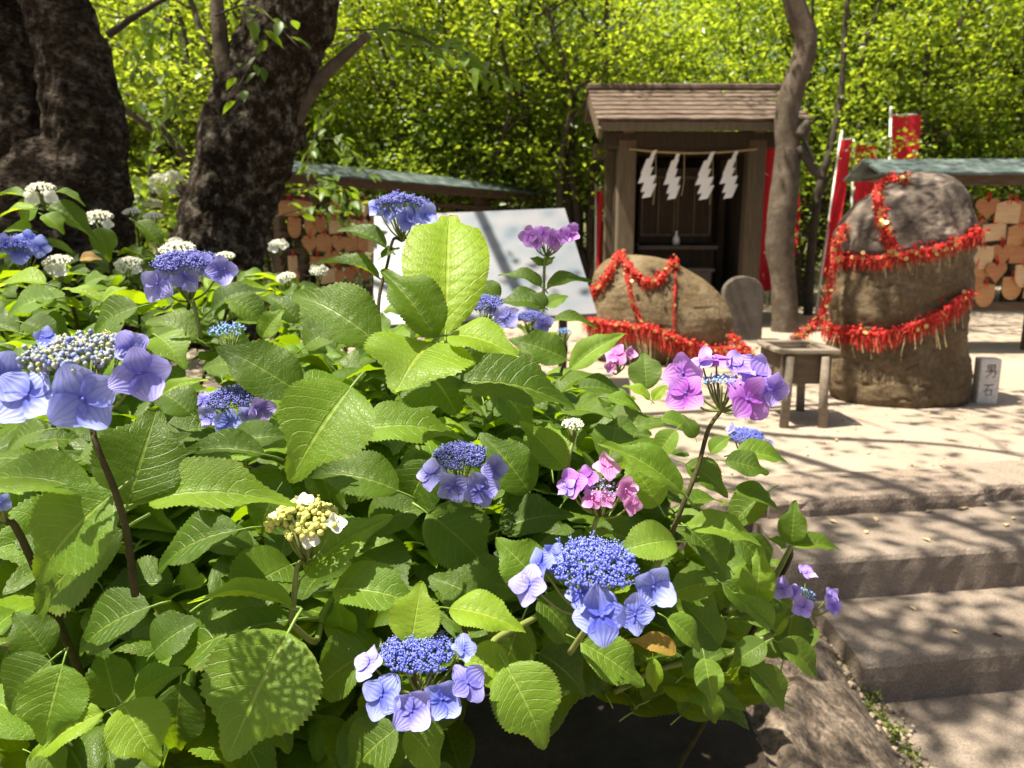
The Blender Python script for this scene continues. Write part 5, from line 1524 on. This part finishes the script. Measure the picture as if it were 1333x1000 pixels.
# ---- leaves read from the photograph
KL = [
 ('mid', 580, 437, 585, 281, 108, .85, .085, 'y', .75, 11), ('mid', 568, 441, 499, 343, 66, .83, .0, 'd', .6, 10), ('mid', 585, 437, 675, 457, 54, .83, -.03, 'y', .35, 1), ('mid', 562, 446, 515, 507, 118, .83, -.07, 'y', .35, 4),
 ('mid', 492, 447, 376, 366, 84, .95, .02, 'd', .65, 0), ('mid', 393, 514, 280, 448, 74, .88, 0, 'd', .65, 4), ('mid', 458, 503, 374, 618, 120, .78, -.05, 'm', .65, 0),
 ('mid', 590, 500, 752, 508, 84, .86, 0, 'd', .45, 0), ('mid', 556, 488, 594, 527, 80, .87, -.05, 'd', .35, 6), ('mid', 470, 562, 600, 548, 64, .87, .0, 'm', .45, 5),
 ('mid', 503, 322, 441, 289, 26, 1.25, 0, 'd', .4, 0), ('mid', 494, 362, 411, 328, 22, 1.25, 0, 'd', .3, 0), ('mid', 496, 335, 520, 322, 14, 1.25, 0, 'd', .4, 4),
 ('rear', 705, 374, 655, 345, 22, 1.45, 0, 'd', .35, 2), ('rear', 712, 376, 768, 352, 24, 1.45, 0, 'd', .35, 2), ('rear', 708, 346, 690, 335, 14, 1.45, 0, 'd', .4, 4), ('rear', 709, 346, 722, 334, 14, 1.45, 0, 'd', .4, 4),
 ('rear', 704, 398, 652, 382, 34, 1.42, -.02, 'd', .4, 2), ('rear', 712, 400, 740, 384, 34, 1.42, 0, 'm', .4, 1), ('rear', 708, 402, 690, 378, 26, 1.42, 0, 'd', .5, 3),
 ('rear', 648, 392, 622, 361, 30, 1.3, 0, 'd', .6, 0),
 ('rear', 738, 468, 662, 440, 46, 1.1, 0, 'd', .6, 4), ('right', 742, 482, 813, 430, 40, 1.02, 0, 'm', .5, 1), ('rear', 720, 418, 778, 413, 18, 1.3, 0, 'd', .4, 2), ('right', 752, 506, 824, 505, 36, 1.0, 0, 'd', .35, 2),
 ('right', 842, 507, 838, 457, 47, 1.0, .02, 'd', .95, 4), ('right', 846, 520, 812, 500, 20, .97, 0, 'y', .3, 1), ('right', 850, 522, 868, 500, 18, .97, 0, 'y', .4, 1), ('right', 790, 518, 838, 534, 26, .97, 0, 'm', .3, 1),
 ('right', 735, 610, 680, 546, 48, .9, 0, 'm', .7, 0), ('right', 887, 641, 785, 571, 48, .85, -.01, 'm', .45, 1), ('right', 858, 659, 812, 588, 72, .87, .0, 'm', .75, 4),
 ('right', 893, 604, 953, 638, 56, .9, -.02, 'd', .5, 2), ('right', 958, 592, 1031, 594, 36, 1.0, 0, 'm', .45, 0), ('right', 944, 600, 1002, 616, 50, .97, 0, 'd', .55, 4), ('right', 955, 640, 1021, 651, 32, .97, 0, 'd', .45, 2),
 ('right', 1030, 709, 1035, 651, 40, 1.0, 0, 'd', .95, 4), ('right', 1031, 711, 1099, 708, 28, 1.0, 0, 'd', .45, 0), ('right', 1024, 712, 1000, 700, 22, 1.0, 0, 'm', .4, 4), ('right', 895, 685, 994, 698, 42, .9, -.02, 'm', .45, 0),
 ('right', 880, 705, 798, 714, 56, .76, -.02, 'm', .55, 0), ('right', 900, 692, 955, 752, 62, .92, 0, 'd', .5, 0), ('right', 984, 792, 991, 708, 50, .96, 0, 'm', .85, 4), ('right', 1005, 816, 960, 770, 34, .94, 0, 'm', .5, 3),
 ('right', 997, 836, 949, 868, 46, .9, 0, 'd', .6, 4), ('right', 1012, 836, 1076, 883, 40, .93, 0, 'd', .55, 0), ('right', 976, 868, 1031, 928, 46, .9, 0, 'd', .6, 0), ('right', 917, 856, 928, 918, 62, .87, -.02, 'm', .6, 4),
 ('right', 925, 900, 930, 943, 34, .9, 0, 'd', .6, 4), ('right', 850, 856, 853, 904, 24, .86, 0, 'y', .5, 3), ('right', 880, 850, 822, 826, 30, .87, 0, 'o', .5, 2), ('right', 868, 805, 917, 846, 44, .83, 0, 'm', .4, 3),
 ('right', 935, 758, 858, 772, 50, .9, 0, 'd', .5, 0), ('right', 938, 842, 888, 782, 56, .92, 0, 'd', .6, 4), ('right', 756, 836, 840, 893, 64, .74, 0, 'm', .6, 4), ('right', 930, 720, 880, 680, 40, .98, 0, 'd', .5, 0),
 ('right', 1000, 640, 940, 690, 50, 1.0, 0, 'd', .5, 0), ('right', 960, 700, 1010, 750, 50, .97, 0, 'd', .6, 0), ('right', 940, 760, 985, 800, 50, .97, 0, 'd', .5, 0), ('right', 890, 880, 950, 840, 40, .95, 0, 'd', .5, 0),
 ('right', 880, 560, 850, 600, 44, .95, 0, 'm', .5, 0), ('right', 905, 570, 890, 540, 40, .95, 0, 'd', .7, 0), ('right', 925, 590, 950, 565, 34, 1.0, 0, 'm', .5, 0), ('right', 860, 545, 905, 560, 34, 1.0, 0, 'm', .4, 0),
 ('right', 1000, 770, 1040, 800, 30, 1.0, 0, 'm', .5, 0), ('right', 1005, 828, 1030, 790, 22, .98, 0, 'm', .5, 1),
 ('front', 535, 839, 549, 756, 86, .73, .02, 'y', .85, 4), ('front', 585, 792, 684, 817, 54, .76, -.02, 'y', .4, 1), ('front', 606, 860, 677, 883, 70, .74, 0, 'y', .55, 0), ('front', 658, 866, 714, 974, 94, .74, -.03, 'm', .6, 0),
 ('front', 518, 948, 440, 1016, 105, .76, 0, 'd', .5, 0), ('front', 528, 948, 578, 1002, 60, .74, 0, 'm', .5, 0), ('front', 482, 850, 392, 902, 84, .78, 0, 'd', .5, 5), ('front', 556, 668, 642, 743, 92, .92, 0, 'd', .6, 4),
 ('front', 642, 792, 562, 745, 88, .86, 0, 'd', .6, 0), ('front', 702, 760, 646, 700, 78, .8, 0, 'm', .65, 4), ('front', 434, 768, 552, 777, 64, .77, -.02, 'm', .5, 0), ('front', 398, 747, 503, 666, 64, .78, 0, 'm', .55, 3),
 ('front', 381, 792, 245, 767, 34, .75, 0, 'y', .05, 3), ('front', 376, 808, 200, 852, 94, .79, 0, 'd', .55, 0), ('front', 376, 822, 293, 991, 150, .72, -.05, 'm', .6, 4), ('front', 447, 836, 440, 780, 42, .85, 0, 'y', .7, 4),
 ('front', 680, 805, 650, 882, 70, .86, 0, 'd', .6, 0), ('front', 700, 850, 770, 900, 70, .88, 0, 'd', .5, 0), ('front', 520, 640, 400, 602, 66, .93, 0, 'd', .5, 0), ('front', 480, 690, 560, 650, 60, .96, 0, 'd', .5, 0), ('front', 690, 642, 630, 560, 64, 1.0, 0, 'd', .6, 0),
 ('front', 650, 690, 745, 660, 60, .98, 0, 'd', .5, 0), ('front', 640, 500, 700, 560, 60, 1.05, 0, 'd', .5, 0), ('front', 330, 720, 250, 690, 44, .9, 0, 'd', .5, 0), ('front', 360, 640, 330, 700, 50, .9, 0, 'd', .5, 5), ('front', 700, 780, 760, 840, 70, .84, 0, 'd', .5, 0),
 ('front', 330, 900, 385, 980, 70, .82, 0, 'd', .5, 0), ('front', 600, 750, 690, 770, 60, .88, 0, 'd', .5, 0), ('front', 560, 600, 520, 680, 70, .97, 0, 'd', .6, 0), ('front', 430, 650, 410, 590, 50, .95, 0, 'd', .6, 0),
 ('left', 150, 641, 28, 758, 108, .63, -.02, 'm', .6, 0), ('left', 120, 641, -45, 606, 60, .63, 0, 'm', .5, 0), ('left', 194, 652, 375, 634, 74, .72, 0, 'm', .45, 0), ('left', 166, 656, 206, 528, 114, .71, .03, 'd', .85, 4), ('left', 312, 690, 184, 729, 60, .79, 0, 'd', .5, 5),
 ('left', 160, 690, 18, 802, 96, .68, 0, 'd', .6, 0), ('left', 196, 790, 84, 842, 70, .73, 0, 'd', .5, 0), ('left', 62, 852, 18, 796, 64, .73, 0, 'd', .6, 4), ('left', 66, 860, -6, 932, 76, .71, 0, 'd', .6, 0), ('left', 82, 864, 54, 972, 82, .7, -.02, 'm', .6, 4),
 ('left', 160, 917, 206, 998, 82, .69, -.02, 'y', .65, 4), ('left', 136, 928, 30, 988, 46, .69, 0, 'y', .5, 1), ('left', 152, 920, 130, 836, 58, .75, 0, 'd', .8, 4), ('left', 177, 905, 236, 868, 40, .75, 0, 'm', .5, 3), ('left', 235, 888, 226, 992, 66, .8, 0, 'd', .6, 0),
 ('left', 345, 592, 225, 578, 40, .86, 0, 'd', .5, 0), ('left', 302, 616, 244, 590, 40, .86, 0, 'm', .5, 0), ('left', 204, 520, 267, 490, 20, .82, 0, 'y', .3, 1), ('left', 190, 600, 240, 560, 40, .85, 0, 'd', .5, 0), ('left', 60, 560, 0, 580, 36, .8, 0, 'd', .5, 0),
 ('left', 250, 540, 200, 500, 50, .95, 0, 'd', .5, 0), ('left', 250, 640, 300, 660, 40, .8, 0, 'd', .5, 0), ('left', 200, 850, 260, 800, 70, .8, 0, 'd', .5, 0), ('left', 40, 980, 90, 1010, 60, .72, 0, 'd', .5, 0), ('left', 300, 580, 380, 560, 40, .95, 0, 'd', .5, 0),
 ('blueback', 205, 438, 240, 470, 48, 1.05, -.03, 'm', .45, 0), ('blueback', 132, 393, 80, 372, 18, 1.2, 0, 'y', .3, 1), ('blueback', 134, 393, 162, 371, 18, 1.2, 0, 'y', .3, 3), ('blueback', 131, 405, 160, 416, 22, 1.18, -.03, 'y', .3, 1), ('blueback', 72, 388, 4, 402, 40, 1.15, -.02, 'm', .45, 0),
 ('blueback', 48, 386, 90, 398, 30, 1.15, 0, 'm', .4, 0), ('blueback', 60, 370, -12, 364, 32, 1.2, 0, 'y', .35, 0), ('blueback', 258, 442, 188, 408, 48, 1.12, 0, 'd', .5, 0), ('blueback', 275, 404, 342, 368, 30, 1.2, 0, 'd', .4, 0), ('blueback', 340, 440, 370, 400, 30, 1.2, 0, 'm', .6, 4),
 ('blueback', 396, 452, 450, 418, 44, 1.15, 0, 'd', .5, 0), ('blueback', 110, 370, 140, 360, 30, 1.3, 0, 'm', .5, 4), ('blueback', 300, 390, 350, 420, 40, 1.25, 0, 'd', .5, 0), ('blueback', 180, 400, 110, 430, 44, 1.1, 0, 'd', .5, 0), ('blueback', 330, 480, 260, 470, 40, 1.0, 0, 'd', .5, 0),
 ('blueback', 240, 480, 200, 530, 40, 1.05, 0, 'd', .5, 0), ('blueback', 30, 420, 80, 440, 34, 1.1, 0, 'd', .5, 0), ('blueback', 390, 420, 350, 380, 40, 1.3, 0, 'd', .5, 0),
 ('whiteback', 48, 262, 24, 290, 28, 1.75, 0, 'm', .5, 0), ('whiteback', 62, 268, 126, 304, 28, 1.8, 0, 'd', .5, 0), ('whiteback', 127, 297, 143, 338, 32, 1.85, 0, 'd', .55, 0), ('whiteback', 36, 258, -16, 249, 16, 1.75, 0, 'm', .3, 0), ('whiteback', 72, 250, 111, 261, 12, 1.8, 0, 'm', .3, 0),
 ('whiteback', 104, 338, 130, 334, 14, 1.7, 0, 'o', .5, 0), ('whiteback', 177, 289, 218, 322, 22, 2.0, 0, 'd', .4, 0), ('whiteback', 45, 272, -5, 280, 20, 1.7, 0, 'y', .3, 1), ('whiteback', 56, 280, 84, 300, 24, 1.7, 0, 'm', .4, 0), ('whiteback', 40, 300, 0, 296, 26, 1.7, 0, 'm', .4, 0),
]
for q in KL:
    key_leaf(*q)
for sh, px, py, d in (('mid', 573, 440, .85), ('mid', 494, 450, .96), ('mid', 395, 516, .89), ('mid', 460, 502, .8), ('front', 379, 812, .78), ('front', 535, 842, .75), ('front', 600, 862, .76), ('left', 172, 652, .70), ('left', 170, 912, .73),
                      ('left', 72, 857, .73), ('right', 886, 690, .89), ('right', 1030, 711, 1.0), ('right', 1006, 826, .96), ('right', 755, 500, 1.02), ('right', 846, 525, .98), ('right', 930, 850, .9), ('right', 956, 596, .99), ('rear', 740, 475, 1.1)):
    stem_down(sh, P(px, py + 4, d + .005))
    if sh == 'right' and px > 950: pass
# a pair of visible arching side stems
stem('front', [P(379, 812, .78), P(410, 835, .8), P(420, 800, .84), P(440, 770, .88)], .003, .004)
stem('front', [P(660, 868, .77), P(640, 838, .8), P(690, 808, .84), P(720, 790, .88)], .003, .004)
stem('right', [P(872, 700, .89), P(840, 760, .93), P(790, 800, .97)], .0045, .006)
stem('right', [P(1005, 826, .97), P(945, 852, .97), P(860, 870, .98), P(800, 900, 1.0)], .0035, .005)
stem('right', [P(1030, 712, 1.0), P(1000, 760, 1.03), P(940, 800, 1.06)], .003, .005)

# ---- filler shoots through the depth of each shrub
KEYA = np.array(KEYS)
def canopy_z(x, y):
    z = np.interp(y, [.60, .67, .75, .83, .94, 1.2, 1.7, 2.3, 3.2], [.40, .58, .70, .77, .82, .86, .91, .97, 1.0])
    t = min(1, max(0, (y - 1.0) / .8))
    z -= t * .22 * min(1, max(0, (x + .75) / .75)) * (1 if y < 2.4 else .9)
    z -= 1.5 * max(0, x - .02) ** 1.45
    return z
def covers_key(p):
    px, py, d = proj(p)
    a = (KEYA[:, 0] - px) ** 2 + (KEYA[:, 1] - py) ** 2 < (KEYA[:, 2] + 6) ** 2
    return bool(np.any(a & (KEYA[:, 3] > d - .012)))
def open_view(px, py, d):
    """places where the photograph looks past the shrubs"""
    if px > 1100: return True
    if d < 3.6 and py < np.interp(px, [-200, 0, 120, 230, 340, 480, 560, 640, 780, 830, 960, 1040, 1100], [240, 262, 290, 330, 355, 385, 405, 425, 424, 450, 545, 600, 690]): return True
    if py > np.interp(px, [-200, 560, 640, 760, 860, 960, 1040, 1100], [1100, 1100, 930, 905, 935, 935, 900, 740]): return True
    return False
def shoot(sh, tip, r, big, n_pairs=2):
    S = SHR[sh]
    a0 = r.uniform(0, 3.14)
    lean = np.array([r.normal() * .12, r.normal() * .12 - .10, 1.0])
    z = np.array(tip, float)
    made = 0
    for k in range(n_pairs):
        L_ = big * (1 if k else .78) * r.uniform(.8, 1.15)
        for s in (0, 1):
            if NLEAF[sh] >= 298: return
            a = a0 + k * math.pi / 2 + s * math.pi + r.normal() * .18
            el = r.uniform(-.35, .35) + (.25 if k == 0 else 0)
            ax = np.array([math.cos(a) * math.cos(el), math.sin(a) * math.cos(el), math.sin(el)])
            b = z + ax * L_ * .16
            pts_ = [b + ax * L_ * t for t in (.1, .5, .95)]
            bad = False
            for p in pts_:
                px, py, d = proj(p)
                if d < .42 or open_view(px, py, d) or covers_key(p): bad = True; break
            if bad: continue
            side = np.cross(ax, UPZ)
            for sgn in (-1, 1):
                p = b + ax * L_ * .45 + side * L_ * .28 * sgn
                px, py, d = proj(p)
                if open_view(px, py, d) or covers_key(p): bad = True
            if bad: continue
            n = nrm(UPZ + np.array([r.normal() * .3, r.normal() * .3 - .25, 0]))
            mt = r.choice(['d', 'm', 'y'], p=[.78, .18, .04])  # mostly the deep tone, so shade among filler leaves is partly colour
            add_leaf(S, b, ax, n, L_, L_ * r.uniform(.58, .74), int(r.integers(0, len(LEAF_SHAPES))), mt)
            NLEAF[sh] += 1; made += 1
        z = z - nrm(lean) * r.uniform(.05, .08)
    if made and r.uniform() < .04:
        stem_down(sh, np.array(tip) - UPZ * .01, .0035)
r = np.random.default_rng(99)
def region(sh, n, xr, yr, drop, big):
    for _ in range(n):
        x, y = r.uniform(*xr), r.uniform(*yr)
        zt = canopy_z(x, y)
        z = zt - r.uniform(*drop)
        if z < .02: continue
        px, py, d = proj((x, y, z))
        if px < -140 or py > 1120: continue
        shoot(sh, (x, y, z), r, big)
region('left', 130, (-.62, -.22), (.62, 1.05), (.03, .42), .125)
region('front', 170, (-.30, .12), (.66, 1.08), (.04, .45), .125)
region('right', 150, (.02, .46), (.80, 1.35), (.02, .38), .12)
region('mid', 130, (-.42, .12), (.98, 1.55), (.02, .30), .125)
region('rear', 120, (-.35, .36), (1.45, 2.4), (.0, .22), .12)
region('blueback', 150, (-1.15, -.25), (1.0, 1.9), (.0, .25), .125)
region('whiteback', 190, (-2.1, -.30), (1.75, 3.2), (.0, .22), .125)
for q in STEM_REQ: grow_stem(*q)
for k, S in SHR.items():
    if STEMS[k].v:
        obj('stems', STEMS[k].mesh('stems', [M['stem'], M['stem_green']], True), S)

# pale mophead hydrangea far behind, between the trunks
BH = thing('hydrangea', 'hazy pale white mophead hydrangea between the two dark trunks', 'hydrangea', (-2.75, 6.0, 0))
rr = np.random.default_rng(8)
cl = np.stack([rr.normal(size=130) * .35, rr.normal(size=130) * .2, rr.uniform(.2, 1.5, 130)], 1)
Vv, Ff = leaf_cloud_arrays(clumps(cl, 5, .1, rr), .11, .07, .55, rr)
obj('foliage', fast_mesh('foliage', Vv, Ff, M['tree_leaf3']), BH)
for px, py, rp in ((212, 238, 15), (196, 250, 13), (225, 232, 11), (200, 268, 10), (178, 262, 9), (232, 252, 9)):
    p = rel(PY(px, py, 5.9), BH); R_ = rp * 5.9 / 1000
    q = rr.normal(size=(160, 3)); q /= np.linalg.norm(q, axis=1)[:, None]; q[:, 2] = np.abs(q[:, 2]) * .8 - .1
    Vv, Ff = leaf_cloud_arrays(p + q * R_, .028, .026, .2, rr)
    obj('flower_head', fast_mesh('flower_head', Vv, Ff, M['white']), BH)

# ================================================================== SMALL GROUND THINGS
def edge_growth():
    rr = np.random.default_rng(17)
    # moss and weeds in the joint between bank and steps
    C = []
    for _ in range(70):
        t = rr.uniform(0, 1)
        x = 1.02 + .06 * t + rr.normal() * .015; y = 1.75 + t * .75
        px, py, d = proj((x, y, -.25))
        C.append((x, y, max(bank_z(x, y), -.345) + .01))
    Cn = clumps(np.array(C), 22, .016, rr, .6)
    Vv, Ff = leaf_cloud_arrays(Cn, .016, .010, .4, rr)
    o = obj('moss', fast_mesh('moss', Vv, Ff, M['moss'])); o['kind'] = 'stuff'; o['label'] = 'moss and tiny weeds along the joint beside the steps'; o['category'] = 'moss'
    bm = bmesh.new(); bmesh.ops.create_icosphere(bm, subdivisions=1, radius=1); bm.verts.index_update()
    sv = np.array([v.co for v in bm.verts]); sf = np.array([[v.index for v in f.verts] for f in bm.faces]); bm.free()
    V, Fq = [], []
    for k in range(420):
        t = rr.uniform(0, 1)
        x = 1.02 + .06 * t + rr.normal() * .03; y = 1.55 + t * .95
        s = rr.uniform(.004, .013)
        z = max(bank_z(x, y), -.35)
        i0 = len(V)
        V += [tuple(np.array([x, y, z]) + q * s * rr.uniform(.7, 1.2, 3)) for q in sv]; Fq += [tuple(f + i0) for f in sf]
    for k in range(260):
        x = rr.uniform(.9, 3.2); y = rr.uniform(3.05, 6.2) + .1 * x; s = rr.uniform(.003, .008); i0 = len(V)
        V += [tuple(np.array([x, y, .004]) + q * s) for q in sv]; Fq += [tuple(f + i0) for f in sf]
    o = obj('gravel', mesh_of('gravel', V, [tuple(int(a) for a in f) for f in Fq], M['gravel'])); o['kind'] = 'stuff'; o['label'] = 'loose small gravel along the steps and terrace'; o['category'] = 'gravel'
    # fallen leaves
    C = []
    for _ in range(60):
        x = rr.uniform(.95, 3.0)
        lv = rr.integers(0, 3)
        if lv == 0: y = rr.uniform(3.1, 6.0) + .1 * x; z = .014
        elif lv == 1: y = f1(x) + rr.uniform(.08, .38); z = -.058
        else: y = f2(x) + rr.uniform(.08, .33); z = -.21
        C.append((x, y, z))
    Vv, Ff = leaf_cloud_arrays(np.array(C), .035, .018, .85, rr)
    o = obj('fallen_leaves', fast_mesh('fallen_leaves', Vv, Ff, M['straw'])); o['kind'] = 'stuff'; o['label'] = 'small dry fallen leaves scattered on steps and terrace'; o['category'] = 'leaves'
edge_growth()
print('LEAVES', NLEAF)
